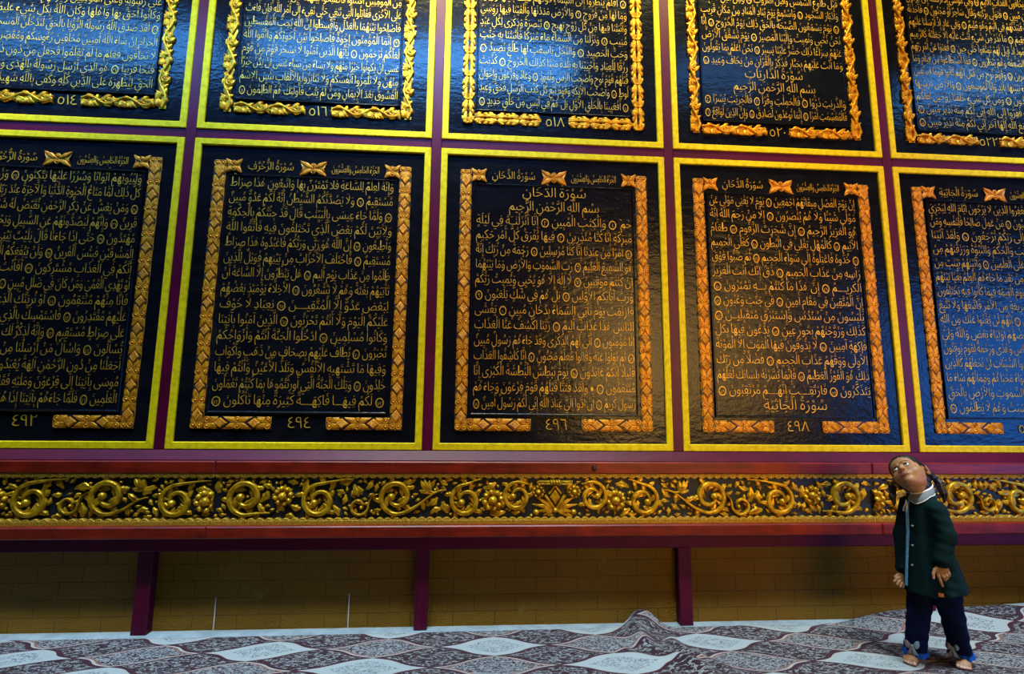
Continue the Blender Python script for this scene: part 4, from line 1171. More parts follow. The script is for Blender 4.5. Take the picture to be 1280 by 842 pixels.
# fill what is left of the ground with leaves
for k in range(14000):
    x = rf.uniform(-4.55, 5.45); z = rf.uniform(ZLO+0.004, ZHI-0.012)
    L = rf.uniform(0.05, 0.09) if k < 4500 else rf.uniform(0.026, 0.045)
    a = rf.uniform(0, 2*PI); cu = rf.choice((-1, 1))*rf.uniform(0.4, 1.2)
    ok = True; px, pz = x, z
    for i in range(4):
        if cov.hit(px, pz) or not (ZLO-0.002 < pz < ZHI): ok = False; break
        aa = a+cu*i/3; px += math.cos(aa)*L/3; pz += math.sin(aa)*L/3
    if ok: add_leaf(x, z, a, L, L*0.26, cu, 0.016, 2)
    elif not cov.hit(x, z) and k > 11000 and rf.random() < 0.35:
        mb = MB(); dome(mb, x, z, 0.009, 0.014, Y0F-0.002, 9, 3); leafs.append((0.0, x, mb)); cov.mark(x, z, 0.012)
for r, a, b in roots:
    mine = sorted([q for q in leafs if root_of(q[1]) is r], key=lambda q: -q[0])
    mine.sort(key=lambda q: abs(q[1]-0.45)-25*q[0])
    for s_, x, mb in mine[:95]: put(mb, 'leaf', x, MT['frieze'])
    rest = MB()
    for s_, x, mb in mine[88:]: rest.add(mb.v, mb.f)
    if rest.n:
        o = put(rest, 'small_leaves', (a+b)/2, MT['frieze']); o['kind'] = 'stuff'
# ------------------------------------------------------------------ the child: signed-distance bodies meshed as single surfaces
class Field:
    def __init__(s, lo, hi, h):
        s.lo = np.array(lo, float); s.h = h
        s.n = np.ceil((np.array(hi)-s.lo)/h).astype(int)+1
        s.ax = [s.lo[i]+h*np.arange(s.n[i]) for i in range(3)]
        s.d = np.full(s.n, 0.05, np.float32)
    def block(s, lo, hi):
        a = np.maximum(0, np.floor((np.array(lo)-s.lo)/s.h).astype(int)); b = np.minimum(s.n, np.ceil((np.array(hi)-s.lo)/s.h).astype(int)+1)
        sl = tuple(slice(x, max(x+1, y)) for x, y in zip(a, b))
        X, Y, Z = np.meshgrid(*[s.ax[i][sl[i]] for i in range(3)], indexing='ij')
        return sl, X, Y, Z
    def put(s, d, sl, k=0.0, op='u'):
        e = s.d[sl]
        if op == 'u':
            if k > 0:
                h = np.maximum(k-np.abs(e-d), 0)/k; s.d[sl] = np.minimum(e, d)-h*h*k*0.25
            else: s.d[sl] = np.minimum(e, d)
        else:
            d = -d
            if k > 0:
                h = np.maximum(k-np.abs(e-d), 0)/k; s.d[sl] = np.maximum(e, d)+h*h*k*0.25
            else: s.d[sl] = np.maximum(e, d)
    def cone(s, a, b, ra, rb, k=0.01, op='u', sq=None):
        a = np.array(a, float); b = np.array(b, float); m = max(ra, rb)+0.03
        sl, X, Y, Z = s.block(np.minimum(a, b)-m, np.maximum(a, b)+m)
        ab = b-a; L2 = max(ab@ab, 1e-9)
        t = np.clip(((X-a[0])*ab[0]+(Y-a[1])*ab[1]+(Z-a[2])*ab[2])/L2, 0, 1)
        dx, dy, dz = X-a[0]-t*ab[0], Y-a[1]-t*ab[1], Z-a[2]-t*ab[2]
        s.put(np.sqrt(dx*dx+dy*dy+dz*dz)-(ra+(rb-ra)*t), sl, k, op)
    def chain(s, pts, rs, k=0.006):
        for i in range(len(pts)-1): s.cone(pts[i], pts[i+1], rs[i], rs[i+1], k)
    def ell(s, c, R, rad, k=0.01, op='u'):
        # ellipsoid with axes = rows of R
        c = np.array(c, float); m = max(rad)+0.03
        sl, X, Y, Z = s.block(c-m, c+m)
        P = [(X-c[0])*R[i][0]+(Y-c[1])*R[i][1]+(Z-c[2])*R[i][2] for i in range(3)]
        k0 = np.sqrt(sum((P[i]/rad[i])**2 for i in range(3)))
        k1 = np.sqrt(sum((P[i]/rad[i]**2)**2 for i in range(3)))+1e-9
        s.put(k0*(k0-1)/k1, sl, k, op)
    def mesh(s):
        d = s.d; n = d.shape
        ins = d < 0
        c = np.zeros(tuple(q-1 for q in n), np.uint8)
        for i in (0, 1):
            for j in (0, 1):
                for k in (0, 1):
                    c += ins[i:n[0]-1+i, j:n[1]-1+j, k:n[2]-1+k]
        act = np.argwhere((c > 0) & (c < 8))
        vid = np.full(c.shape, -1, np.int64); vid[tuple(act.T)] = np.arange(len(act))
        acc = np.zeros((len(act), 3)); cnt = np.zeros(len(act))
        cor = [(i, j, k) for i in (0, 1) for j in (0, 1) for k in (0, 1)]
        for p in cor:
            for ax in range(3):
                if p[ax]: continue
                q = list(p); q[ax] = 1
                dp = d[tuple((act+p).T)]; dq = d[tuple((act+q).T)]
                m = (dp < 0) != (dq < 0)
                t = dp/(dp-dq+1e-20)
                pos = np.tile(np.array(p, float), (len(act), 1)); pos[:, ax] += t
                acc[m] += pos[m]; cnt[m] += 1
        V = s.lo+s.h*(act+acc/np.maximum(cnt, 1)[:, None])
        F = []
        for ax in range(3):
            o = [(1, 2), (2, 0), (0, 1)][ax]
            sl0 = [slice(None)]*3; sl1 = [slice(None)]*3
            sl0[ax] = slice(0, n[ax]-1); sl1[ax] = slice(1, n[ax])
            ch = ins[tuple(sl0)] != ins[tuple(sl1)]
            E = np.argwhere(ch)
            E = E[(E[:, o[0]] > 0) & (E[:, o[1]] > 0) & (E[:, o[0]] < n[o[0]]-1) & (E[:, o[1]] < n[o[1]]-1)]
            sgn = ins[tuple(sl0)][tuple(E.T)]
            def at(da, db):
                q = E.copy(); q[:, o[0]] += da; q[:, o[1]] += db; return vid[tuple(q.T)]
            Q = np.stack([at(-1, -1), at(0, -1), at(0, 0), at(-1, 0)], 1)
            Q[~sgn] = Q[~sgn][:, ::-1]
            F.append(Q)
        return V, np.concatenate(F)
def smooth_mesh(V, F, it=2, lam=0.45):
    n = len(V)
    a = np.concatenate([F[:, 0], F[:, 1], F[:, 2], F[:, 3]]); b = np.concatenate([F[:, 1], F[:, 2], F[:, 3], F[:, 0]])
    for _ in range(it):
        acc = np.zeros_like(V); cnt = np.zeros(n)
        np.add.at(acc, a, V[b]); np.add.at(cnt, a, 1); np.add.at(acc, b, V[a]); np.add.at(cnt, b, 1)
        V = V+lam*(acc/np.maximum(cnt, 1)[:, None]-V)
    return V
def fobj(name, V, F, mat, parent, tone=None):
    me = bpy.data.meshes.new(name); me.from_pydata(V.tolist(), [], F.tolist()); me.materials.append(mat)
    me.polygons.foreach_set('use_smooth', [True]*len(me.polygons))
    if tone is not None:
        ca = me.color_attributes.new('tone', 'FLOAT_COLOR', 'POINT')
        ca.data.foreach_set('color', np.concatenate([tone, np.ones((len(V), 1))], 1).astype(np.float32).ravel())
    me.update()
    o = bpy.data.objects.new(name, me); COL.objects.link(o)
    if parent: o.parent = parent
    return o

child = empty('person', (2.19, -0.515, 0.0105), math.radians(-41.4725))
tag(child, 'small barefoot child in dark green coat and navy trousers standing on the carpet, looking up', 'person')
fv = np.array([-0.75, -0.66, 0.0]); fv /= np.linalg.norm(fv)          # the way the chest faces
lv = np.array([-fv[1], fv[0], 0.0])                                    # towards the child's left arm
# head frame
Fh = np.array([-0.42, -0.70, 0.57]); Fh /= np.linalg.norm(Fh)
Eh = np.array([0.74, -0.25, 0.62]); Eh -= Fh*(Eh@Fh); Eh /= np.linalg.norm(Eh)
Uh = np.cross(Fh, Eh); Uh = Uh if Uh[2] > 0 else -Uh
HC = np.array([-0.036, 0.0, 0.872])
HS = 1.0
def hp(p, q, r): return HC+(Eh*p+Fh*q+Uh*r)*HS
RH = [Eh, Fh, Uh]
body = Field((-0.17, -0.17, -0.002), (0.15, 0.20, 1.0), 0.0026)
B = body
# trunk, legs and arms under the clothes
B.cone((0.03, 0.02, 0.38), (0.012, 0.008, 0.55), 0.062, 0.060, 0.02)
B.cone((0.012, 0.008, 0.55), (0.0, 0.0, 0.70), 0.060, 0.060, 0.02)
B.cone((-0.055, 0.045, 0.715), (0.055, -0.055, 0.722), 0.030, 0.030, 0.02)
B.cone((0.0, 0.004, 0.74), hp(0, -0.030, -0.045), 0.034, 0.036, 0.02)
RA = [(-0.028, 0.035, 0.37), (-0.055, 0.0, 0.20), (-0.078, 0.012, 0.060)]
LA = [(0.055, -0.01, 0.37), (0.078, 0.045, 0.20), (0.093, 0.105, 0.060)]
for A in (RA, LA):
    B.cone(A[0], A[1], 0.045, 0.032, 0.02); B.cone(A[1], A[2], 0.033, 0.021, 0.012)
# feet with five toes
def foot(ank, heel, ball, tdir, side):
    ank, heel, ball = map(np.array, (ank, heel, ball))
    B.cone(ank, heel+np.array([0, 0, 0.004]), 0.021, 0.020, 0.012)
    B.cone(ank-np.array([0, 0, 0.012]), ball, 0.020, 0.0145, 0.014)
    B.cone(heel, ball, 0.019, 0.015, 0.012)
    td = np.array([tdir[0], tdir[1], 0.0]); td /= np.linalg.norm(td); sd = np.array([-td[1], td[0], 0.0])
    B.cone(ball+sd*0.016, ball-sd*0.018, 0.0135, 0.0125, 0.01)
    nails = []
    for i, (off, L, r) in enumerate(((0.021, 0.030, 0.0088), (0.0085, 0.031, 0.0068), (-0.003, 0.028, 0.0064), (-0.0135, 0.024, 0.0060), (-0.0225, 0.018, 0.0056))):
        s0 = ball+sd*side*off*0.92+td*0.002; s1 = s0+td*L+sd*side*off*0.10
        s0 = s0+np.array([0, 0, -0.001]); mid = (s0+s1)/2+np.array([0, 0, 0.002]); s1 = np.array([s1[0], s1[1], r+0.0015])
        B.cone(s0, mid, r*1.05, r*0.95, 0.004); B.cone(mid, s1, r*0.95, r, 0.003)
        nails.append((s1+td*r*0.45+np.array([0, 0, r*0.65]), r*0.85))
    return nails
NAILS = foot((-0.080, 0.005, 0.055), (-0.076, 0.030, 0.020), (-0.098, -0.050, 0.0165), (-0.22, -1.0), 1)
NAILS += foot((0.094, 0.105, 0.055), (0.090, 0.130, 0.020), (0.098, 0.052, 0.0165), (-0.02, -1.0), -1)
# near arm and hand
B.chain([(0.062, -0.062, 0.715), (0.080, -0.078, 0.610), (0.054, -0.106, 0.494)], [0.027, 0.023, 0.017], 0.01)
wr = (0.053, -0.107, 0.492)
kn = [(0.034, -0.116, 0.456), (0.047, -0.117, 0.452), (0.059, -0.115, 0.455), (0.069, -0.111, 0.462)]
for q in kn: B.cone(wr, q, 0.0145, 0.0098, 0.008)
def finger(pts, r):
    B.chain(pts, [r*1.08, r*1.0, r*0.94, r*0.82][:len(pts)], 0.0025)
finger([kn[0], (0.037, -0.124, 0.434), (0.042, -0.125, 0.414), (0.047, -0.122, 0.395)], 0.0068)
finger([kn[1], (0.054, -0.123, 0.435), (0.058, -0.117, 0.423), (0.058, -0.108, 0.418)], 0.0074)
finger([kn[2], (0.066, -0.120, 0.440), (0.067, -0.112, 0.430), (0.064, -0.104, 0.429)], 0.0070)
finger([kn[3], (0.075, -0.113, 0.450), (0.075, -0.105, 0.441), (0.070, -0.099, 0.441)], 0.0062)
finger([(0.040, -0.112, 0.478), (0.025, -0.123, 0.462), (0.018, -0.130, 0.444), (0.018, -0.133, 0.426)], 0.0068)
NAILS.append((np.array([0.017, -0.139, 0.426]), 0.006))
# far arm and hand
B.chain([(-0.064, 0.055, 0.712), (-0.092, 0.035, 0.570), (-0.100, -0.010, 0.410)], [0.027, 0.023, 0.017], 0.01)
wr2 = (-0.101, -0.013, 0.404)
kn2 = [(-0.110, -0.026, 0.380), (-0.107, -0.024, 0.371), (-0.103, -0.020, 0.363), (-0.098, -0.016, 0.358)]
for q in kn2: B.cone(wr2, q, 0.0125, 0.0080, 0.006)
for q, t1, t2, r in ((kn2[0], (-0.124, -0.038, 0.373), (-0.135, -0.046, 0.359), 0.0062), (kn2[1], (-0.117, -0.040, 0.360), (-0.125, -0.050, 0.347), 0.0064),
                     (kn2[2], (-0.108, -0.037, 0.350), (-0.113, -0.046, 0.338), 0.0060), (kn2[3], (-0.099, -0.030, 0.346), (-0.102, -0.038, 0.335), 0.0054)):
    finger([q, t1, t2], r)
finger([(-0.106, -0.016, 0.392), (-0.120, -0.026, 0.388), (-0.131, -0.036, 0.378)], 0.0066)
# head
B.ell(hp(0, -0.012, 0.022), RH, (0.071, 0.085, 0.077), 0.02)
B.ell(hp(0, 0.016, -0.034), RH, (0.056, 0.058, 0.062), 0.03)
for s in (-1, 1):
    B.ell(hp(s*0.034, 0.043, -0.030), RH, (0.027, 0.025, 0.026), 0.02)
B.ell(hp(0, 0.058, -0.078), RH, (0.021, 0.016, 0.016), 0.02)
B.ell(hp(0, 0.028, 0.038), RH, (0.056, 0.048, 0.044), 0.03)
for s in (-1, 1):
    B.ell(hp(s*0.027, 0.088, 0.002), RH, (0.016, 0.012, 0.010), 0.010, 'd')
    B.ell(hp(s*0.027, 0.0635, 0.000), RH, (0.0150, 0.0150, 0.0135), 0.003)
    B.ell(hp(s*0.027, 0.080, 0.0002), RH, (0.0125, 0.012, 0.0056), 0.0015, 'd')
    B.cone(hp(s*0.014, 0.078, 0.0145), hp(s*0.040, 0.070, 0.0150), 0.005, 0.004, 0.010)
B.cone(hp(0, 0.072, 0.006), hp(0, 0.088, -0.020), 0.0055, 0.0085, 0.010)
B.ell(hp(0, 0.0885, -0.0215), RH, (0.0090, 0.0085, 0.0075), 0.005)
for s in (-1, 1):
    B.ell(hp(s*0.0095, 0.0815, -0.0235), RH, (0.0062, 0.0075, 0.0058), 0.004)
    B.ell(hp(s*0.0052, 0.0885, -0.0295), RH, (0.0026, 0.0040, 0.0026), 0.001, 'd')
B.ell(hp(0, 0.066, -0.046), RH, (0.026, 0.015, 0.016), 0.012)
LIP = []
for i in range(8):
    x0, x1 = -0.0195+0.039*i/8, -0.0195+0.039*(i+1)/8
    def up(x): return hp(x, 0.0815-14*x*x, -0.0425-6*x*x-0.0012*math.exp(-(x/0.003)**2))
    def lo(x): return hp(x, 0.0800-14*x*x, -0.0535+7*x*x)
    B.cone(up(x0), up(x1), 0.0038*(1-(x0/0.022)**2)+0.0008, 0.0038*(1-(x1/0.022)**2)+0.0008, 0.003)
    B.cone(lo(x0), lo(x1), 0.0048*(1-(x0/0.022)**2)+0.0008, 0.0048*(1-(x1/0.022)**2)+0.0008, 0.003)
    LIP += [(up(x0), 0.0052*(1-(x0/0.021)**2)+0.0008), (lo(x0), 0.0062*(1-(x0/0.021)**2)+0.0008)]
B.cone(hp(-0.013, 0.0875, -0.0478), hp(0.013, 0.0875, -0.0478), 0.0018, 0.0018, 0.001, 'd')
for s in (-1, 1):
    Re = [Eh*math.cos(0.35)+Fh*s*-math.sin(0.35), Fh*math.cos(0.35)+Eh*s*math.sin(0.35), Uh]
    B.ell(hp(s*0.077, -0.010, -0.006), Re, (0.0075, 0.0180, 0.0270), 0.005)
    B.ell(hp(s*0.085, -0.006, -0.003), Re, (0.0055, 0.0095, 0.0165), 0.003, 'd')
    B.ell(hp(s*0.072, -0.004, -0.027), Re, (0.0060, 0.0075, 0.0085), 0.004)
V, F = body.mesh(); V = smooth_mesh(V, F, 1, 0.3)
tone = np.zeros((len(V), 3))
for p, r in LIP:
    dd = np.linalg.norm(V-p, axis=1); tone[:, 0] = np.maximum(tone[:, 0], np.clip((r*1.25-dd)/(0.4*r), 0, 1))
hl = (V-HC)@np.stack([Eh, Fh, Uh], 1)
for s in (-1, 1):
    for t in np.linspace(0, 1, 14):
        x = s*(0.013+0.028*t); r_ = 0.0170+0.0050*math.sin(PI*min(1, t*1.25)*0.9)-0.003*t
        dd = np.hypot(hl[:, 0]-x, hl[:, 2]-r_); m = hl[:, 1] > 0.03
        tone[:, 1] = np.maximum(tone[:, 1], m*np.clip((0.0034-dd)/0.0015, 0, 1)*0.85)
    for t in np.linspace(-1, 1, 12):        # lash line
        x = s*0.027+0.0135*t; r_ = 0.0058*(1-t*t)**0.5+0.0006
        dd = np.hypot(hl[:, 0]-x, hl[:, 2]-r_); m = hl[:, 1] > 0.03
        tone[:, 1] = np.maximum(tone[:, 1], m*np.clip((0.0024-dd)/0.001, 0, 1))
for p, r in NAILS:
    dd = np.linalg.norm(V-p, axis=1); tone[:, 2] = np.maximum(tone[:, 2], np.clip((r-dd)/(0.3*r), 0, 1))
bo = fobj('body', V, F, MT['skin'], child, tone)
for s in (-1, 1):
    mb = MB(); c = hp(s*0.027, 0.0645, 0.0)
    gd = (Fh*0.90+Uh*0.30-Eh*0.05); gd /= np.linalg.norm(gd)
    e1 = np.cross(gd, Uh); e1 /= np.linalg.norm(e1); e2 = np.cross(e1, gd)
    for (r, a0, a1, nm, mt) in ((0.0125, 0.0, PI, 'eye', MT['eye']), (0.01265, 0.0, 0.52, 'iris', MT['iris'])):
        mb = MB(); P = np.zeros((12, 17, 3))
        for i in range(12):
            a = a0+(a1-a0)*i/11
            for j in range(17):
                b = 2*PI*j/16
                P[i, j] = c+r*(math.cos(a)*gd+math.sin(a)*(math.cos(b)*e1+math.sin(b)*e2))
        mb.grid(P)
        if nm == 'eye': eo = mb.build('eye', mt, child, True)
        else: mb.build('iris', mt, eo, True)
# hair
Hf = Field((-0.17, -0.12, 0.68), (0.13, 0.16, 1.02), 0.003)
Hf.ell(hp(0, -0.014, 0.022), RH, (0.0755, 0.0900, 0.0825), 0.0)
Hf.ell(hp(0, 0.0265, 0.040), RH, (0.0615, 0.0530, 0.0490), 0.02)
Hf.ell(hp(0, -0.040, -0.030), RH, (0.060, 0.048, 0.060), 0.02)
sl, X, Y, Z = Hf.block(Hf.lo, Hf.lo+Hf.h*Hf.n)
q = (X-HC[0])*Fh[0]+(Y-HC[1])*Fh[1]+(Z-HC[2])*Fh[2]; r = (X-HC[0])*Uh[0]+(Y-HC[1])*Uh[1]+(Z-HC[2])*Uh[2]; p = (X-HC[0])*Eh[0]+(Y-HC[1])*Eh[1]+(Z-HC[2])*Eh[2]
cut = q*0.80-r*0.60-0.0330+0.25*np.maximum(np.abs(p)-0.045, 0)
Hf.d = np.maximum(Hf.d, cut.astype(np.float32))
for s in (-1, 1): Hf.ell(hp(s*0.080, 0.004, -0.012), RH, (0.020, 0.022, 0.034), 0.004, 'd')
Hf.d += (0.0011*np.sin(p*420+r*60)).astype(np.float32)
V, F = Hf.mesh(); V = smooth_mesh(V, F, 2); fobj('hair', V, F, MT['hair'], child)
for name_pts, rs in (([hp(0.066, -0.045, 0.0), (0.058, 0.035, 0.862), (0.078, 0.030, 0.835), (0.088, 0.022, 0.795), (0.090, 0.015, 0.752)], [0.018, 0.013, 0.0185, 0.016, 0.004]),
                     ([hp(-0.066, -0.040, -0.010), (-0.098, 0.052, 0.830), (-0.112, 0.040, 0.800), (-0.114, 0.022, 0.755), (-0.108, 0.008, 0.715)], [0.016, 0.012, 0.016, 0.014, 0.004])):
    Pf = Field((-0.17, -0.06, 0.68), (0.13, 0.16, 1.0), 0.003)
    Pf.chain(name_pts, rs, 0.008)
    sl, X, Y, Z = Pf.block(Pf.lo, Pf.lo+Pf.h*Pf.n)
    Pf.d += (0.0016*np.sin(X*330+Y*210+Z*40)).astype(np.float32)
    V, F = Pf.mesh(); V = smooth_mesh(V, F, 1); po = fobj('pigtail', V, F, MT['hair'], child)
    mb = MB(); c = np.array(name_pts[1], float); ax = np.array(name_pts[2], float)-c; ax /= np.linalg.norm(ax)
    e1 = np.cross(ax, (0, 0, 1.0)); e1 /= np.linalg.norm(e1); e2 = np.cross(ax, e1)
    P = np.zeros((15, 9, 3))
    for i in range(15):
        a = 2*PI*i/14
        for j in range(9):
            b = 2*PI*j/8
            P[i, j] = c+(0.0125+0.004*math.cos(b))*(math.cos(a)*e1+math.sin(a)*e2)+0.005*math.sin(b)*ax
    mb.grid(P); mb.build('hair_tie', MT['band'], po, True)
# coat
PROF = np.array([[0.300, 0.146, 0.124], [0.40, 0.124, 0.112], [0.50, 0.100, 0.101], [0.60, 0.080, 0.091], [0.70, 0.068, 0.086], [0.735, 0.062, 0.080], [0.765, 0.056, 0.066], [0.790, 0.050, 0.052], [0.815, 0.045, 0.043], [0.86, 0.040, 0.038]])
def prof(z, c): return np.interp(z, PROF[:, 0], PROF[:, c])
def ccen(z): return np.interp(z, [0.3, 0.5, 0.8], [0.038, 0.016, 0.0])
def coat_point(ang, z, off=0.0):
    """point on the coat at angle ang from the front, towards the child's left"""
    ra, rb = prof(z, 1)+off, prof(z, 2)+off
    return -fv*ccen(z)+fv*math.cos(ang)*ra+lv*math.sin(ang)*rb+np.array([0, 0, z])
Cf = Field((-0.17, -0.18, 0.27), (0.21, 0.19, 0.88), 0.003)
sl, X, Y, Z = Cf.block(Cf.lo, Cf.lo+Cf.h*Cf.n)
cz_ = ccen(Z); a_ = X*fv[0]+Y*fv[1]+cz_; b_ = X*lv[0]+Y*lv[1]
ra, rb = prof(Z, 1), prof(Z, 2)
ang = np.arctan2(b_/rb, a_/ra)
fold = (0.85-Z)/0.55
d = (np.sqrt((a_/ra)**2+(b_/rb)**2)-1)*np.minimum(ra, rb)*0.92
d += (0.0055*fold*np.sin(ang*5+1.3+Z*3)+0.0025*fold*np.sin(ang*11+Z*9)).astype(float)
Cf.d = d.astype(np.float32)
Cf.chain([(0.055, -0.056, 0.722), (0.082, -0.080, 0.612), (0.053, -0.104, 0.498)], [0.042, 0.037, 0.0325], 0.016)
Cf.chain([(-0.052, 0.050, 0.722), (-0.090, 0.036, 0.575), (-0.096, -0.004, 0.415)], [0.040, 0.035, 0.030], 0.016)
outer = Cf.d.copy()
wr_ = 0.0014*np.sin(Z*150+X*40)*np.exp(-((X-0.07)**2+(Y+0.08)**2)/0.003)
outer = outer+wr_.astype(np.float32)
hem = 0.338+0.10*(-(X*fv[0]+Y*fv[1])) - 0.004*np.cos(ang*5+1.3)
cutz = (hem-Z)
# sleeves are cut at the cuffs, the body of the coat at its hem
near = np.minimum(np.hypot(X-0.053, Y+0.104), 9)
farm = np.hypot(X+0.098, Y+0.008)
cn = np.where((near < 0.036) & (Z < 0.49), -1.0, 1.0)
neck = Z-(0.800-0.50*(X*fv[0]+Y*fv[1])-0.0)
shell = np.maximum(outer, -(outer+0.0085))
dd = np.maximum(np.maximum(shell, cutz), neck)
Cf.d = dd.astype(np.float32)
# open the cuffs by carving a short hollow
def hollow(a, b, r): Cf.cone(a, b, r, r, 0.0, 'd')
V, F = Cf.mesh()
# remove the capped sleeve ends: keep the cap set back inside the cuff
V = smooth_mesh(V, F, 1, 0.4)
co = fobj('coat', V, F, MT['coat'], child)
# cuff rolls
for c, ax, r in (((0.0535, -0.1035, 0.500), (-0.03, -0.03, -0.12), 0.0305), ((-0.0965, -0.005, 0.418), (-0.01, -0.03, -0.12), 0.0285)):
    c = np.array(c); ax = np.array(ax); ax = ax/np.linalg.norm(ax); e1 = np.cross(ax, (1.0, 0, 0)); e1 /= np.linalg.norm(e1); e2 = np.cross(ax, e1)
    prof_ = [(-0.020, r+0.003), (-0.004, r+0.0045), (0.008, r+0.003), (0.011, r), (0.006, r-0.006), (-0.006, r-0.012)]
    P = np.zeros((len(prof_), 25, 3))
    for i, (t, rr) in enumerate(prof_):
        for j in range(25):
            b = 2*PI*j/24
            P[i, j] = c+ax*t+rr*(math.cos(b)*e1+math.sin(b)*e2)
    mb = MB(); mb.grid(P); mb.build('cuff', MT['coat'], co, True)
# placket, buttons, collar, ribbons, hem tag
PA = -0.20
mb = MB(); n = 26; P = np.zeros((n, 5, 3))
for i in range(n):
    z = 0.748+(0.352-0.748)*i/(n-1)
    sw = 0.0055*(0.85-z)/0.55*math.sin(PA*5+1.3+z*3)
    ra_, rb_ = prof(z, 1), prof(z, 2)
    for j, (t, o_) in enumerate(((-1, 0.000), (-0.8, 0.0045), (0, 0.0055), (0.8, 0.0045), (1, 0.000))):
        a = PA+t*0.0095/rb_
        P[i, j] = coat_point(a, z, o_-sw+0.002)
mb.grid(P); mb.build('placket', MT['placket'], co, True)
for z in (0.455, 0.545, 0.635):
    c = coat_point(PA+0.34, z, 0.004); mb = MB(); nrm = c-np.array([*(-fv*ccen(z))[:2], z]); nrm /= np.linalg.norm(nrm)
    e1 = np.array([0, 0, 1.0]); e2 = np.cross(nrm, e1); P = np.zeros((5, 11, 3))
    for i, (r, h) in enumerate(((0.0048, -0.003), (0.0048, 0.0015), (0.0038, 0.0028), (0.0015, 0.0022), (0.0001, 0.0022))):
        for j in range(11):
            b = 2*PI*j/10; P[i, j] = c+nrm*h+r*(math.cos(b)*e1+math.sin(b)*e2)
    mb.grid(P); mb.build('button', MT['button'], co, True)
mb = MB(); mw = MB(); n = 40
inner = []; outr = []
P = np.zeros((n, 6, 3))
for i in range(n):
    a = PA+0.10+(2*PI-0.25)*i/(n-1)
    w_ = min(1.0, 0.15+i/4, 0.15+(n-1-i)/4)
    dirv = fv*math.cos(a)+lv*math.sin(a)
    rin = 0.047
    zin = 0.806-0.5*(rin*math.cos(a))+0.004
    zout = 0.752-0.012*math.cos(a)+0.020*(1-w_)+0.030*min(1, max(0, a-0.4)/1.0)
    for j in range(6):
        t = j/5
        z = zin+(zout-zin)*t
        base = coat_point(a, z, 0.0045+0.005*math.sin(PI*t))
        bi = dirv*rin+np.array([0, 0, zin])
        P[i, j] = bi*(1-t)**2+base*(1-(1-t)**2)
    inner.append(P[i, 0]); outr.append(P[i, 5])
mb.grid(P)
P2 = P.copy(); P2 -= np.array([0, 0, 0.004]); mb.grid(P2)
cl = mb.build('collar', MT['collar'], child, True)
def tube(mb, pts, r, m=8):
    pts = np.array(pts); P = np.zeros((len(pts), m+1, 3)); tg = np.gradient(pts, axis=0)
    for i, p in enumerate(pts):
        t = tg[i]/(np.linalg.norm(tg[i])+1e-9); e1 = np.cross(t, (0, 0, 1.0)); e1 = e1/(np.linalg.norm(e1)+1e-9); e2 = np.cross(t, e1)
        rr = r[i] if hasattr(r, '__len__') else r
        for j in range(m+1): P[i, j] = p+rr*(math.cos(2*PI*j/m)*e1+math.sin(2*PI*j/m)*e2)
    mb.grid(P)
mb = MB(); tube(mb, inner, 0.0052); mb.build('piping', MT['white'], cl, True)
mb = MB(); tube(mb, outr, 0.0018); mb.build('piping', MT['white'], cl, True)
c0 = coat_point(PA, 0.752, 0.010)
for dx, dz, L in ((-0.35, -1.0, 0.055), (0.02, -1.0, 0.070)):
    mb = MB(); n = 10
    pts = [c0+lv*(dx*L*t+0.004*math.sin(t*5))+np.array([0, 0, dz*L*t])+fv*(0.004*math.sin(t*PI)-0.002*t) for t in np.linspace(0, 1, n)]
    tube(mb, pts, [0.0025+0.0022*t for t in np.linspace(0, 1, n)]); mb.build('ribbon', MT['white'], co, True)
a0 = 1.02; ctr = coat_point(a0, 0.352, 0.010); ctr[2] = 0.350
tn = lv*math.cos(a0)-fv*math.sin(a0); nn = fv*math.cos(a0)+lv*math.sin(a0)
mb = MB(); P = np.zeros((4, 4, 3))
for i in range(4):
    for j in range(4): P[i, j] = ctr+tn*(-0.010+0.020*i/3)+np.array([0, 0, -0.008+0.016*j/3])+nn*(0.0015*math.sin(PI*i/3))
mb.grid(P); mb.grid(P-nn*0.002); tg_ = mb.build('hem_tag', MT['tagm'], co)
# trousers
Tf = Field((-0.16, -0.12, 0.02), (0.18, 0.20, 0.47), 0.003)
Tf.cone((-0.005, 0.030, 0.42), (0.035, 0.000, 0.42), 0.066, 0.066, 0.02)
HEM = {}
for A, hems in ((RA, (-0.080, 0.006, 0.062)), (LA, (0.094, 0.106, 0.072))):
    Tf.cone(A[0], A[1], 0.062, 0.046, 0.012); Tf.cone(A[1], (hems[0], hems[1], 0.03), 0.046, 0.0455, 0.012)
sl, X, Y, Z = Tf.block(Tf.lo, Tf.lo+Tf.h*Tf.n)
Tf.d += (0.0020*np.sin(Z*75+X*50)*np.sin(X*40+Y*30+Z*9)+0.0012*np.sin(Z*150+Y*60)).astype(np.float32)
o_ = Tf.d.copy()
hz = np.where(X < 0.01, 0.046, 0.050)
Tf.d = np.maximum(np.maximum(np.maximum(o_, -(o_+0.006)), (hz-Z)), Z-0.45).astype(np.float32)
V, F = Tf.mesh(); V = smooth_mesh(V, F, 1, 0.4); to = fobj('trousers', V, F, MT['navy'], child)
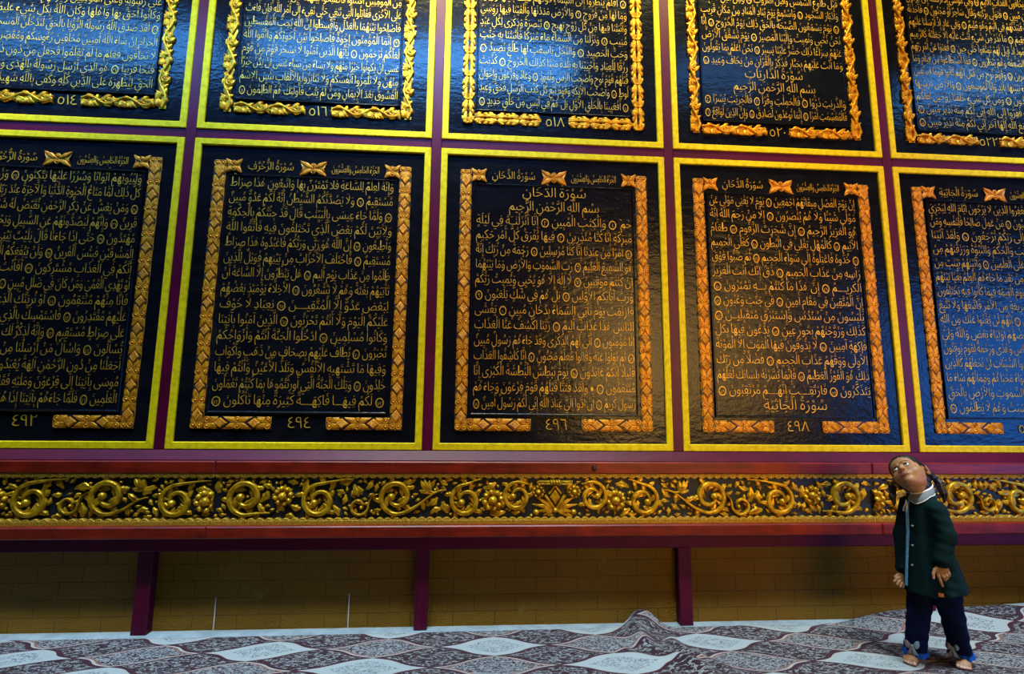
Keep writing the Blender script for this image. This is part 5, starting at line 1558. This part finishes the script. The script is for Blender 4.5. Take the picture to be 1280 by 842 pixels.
for cx, cy, z0 in ((-0.080, 0.006, 0.056), (0.094, 0.106, 0.060)):
    n = 73; P = np.zeros((5, n, 3))
    for i in range(5):
        t = i/4
        for j in range(n):
            b = 2*PI*j/(n-1); w_ = 0.0045*t*math.sin(b*12)+0.002*t*math.sin(b*7)
            r = 0.0445+0.007*t+w_
            P[i, j] = (cx+r*math.cos(b), cy+r*math.sin(b), z0-0.026*t-0.003*t*math.sin(b*5)+0.006*t*math.sin(b))
    mb = MB(); mb.grid(P); P2 = P.copy(); P2[:, :, :2] = np.array([cx, cy])+(P[:, :, :2]-np.array([cx, cy]))*0.955; mb.grid(P2)
    mb.build('frill', MT['fringe'], to, True)
for c, tilt in (((-0.088, -0.046, 0.078), 0.15), ((0.064, 0.046, 0.078), 0.45)):
    c = np.array(c)
    kn_ = None
    mb = MB(); P = np.zeros((7, 9, 3))
    for i in range(7):
        for j in range(9):
            a = PI*i/6; b = 2*PI*j/8
            P[i, j] = c+np.array([0.006*math.sin(a)*math.cos(b), -0.004+0.006*math.sin(a)*math.sin(b), 0.008*math.cos(a)])
    mb.grid(P); kn_ = mb.build('bow', MT['bowA'], child, True)
    for s, mt in ((-1, 'bowB'), (1, 'bowA')):
        mb = MB(); P = np.zeros((9, 9, 3))
        for i in range(9):
            t = i/8
            for j in range(9):
                b = 2*PI*j/8
                w_ = 0.004+0.013*math.sin(PI*min(1, t*0.85))
                x = s*(0.004+0.026*t); z = 0.012*t*(1.2 if s > 0 else 0.7)+w_*math.sin(b); y = -0.004-0.006*math.sin(PI*t)+0.0045*math.sin(PI*t)*math.cos(b)
                P[i, j] = c+np.array([x*math.cos(tilt)-z*math.sin(tilt)*s*0.4, y, z*math.cos(tilt)+x*math.sin(tilt)*s*0.5])
        mb.grid(P); mb.build('loop', MT[mt], kn_, True)
        mb = MB(); P = np.zeros((6, 5, 3))
        for i in range(6):
            t = i/5
            for j in range(5):
                v = -1+j/2
                P[i, j] = c+np.array([s*(0.003+0.010*t)+v*(0.003+0.007*t), -0.005-0.003*math.sin(PI*t)-0.001*v*v, -0.004-0.034*t])
        mb.grid(P); mb.grid(P+np.array([0, 0.0015, 0])); mb.build('tail', MT['bowA' if s > 0 else 'bowB'], kn_, True)
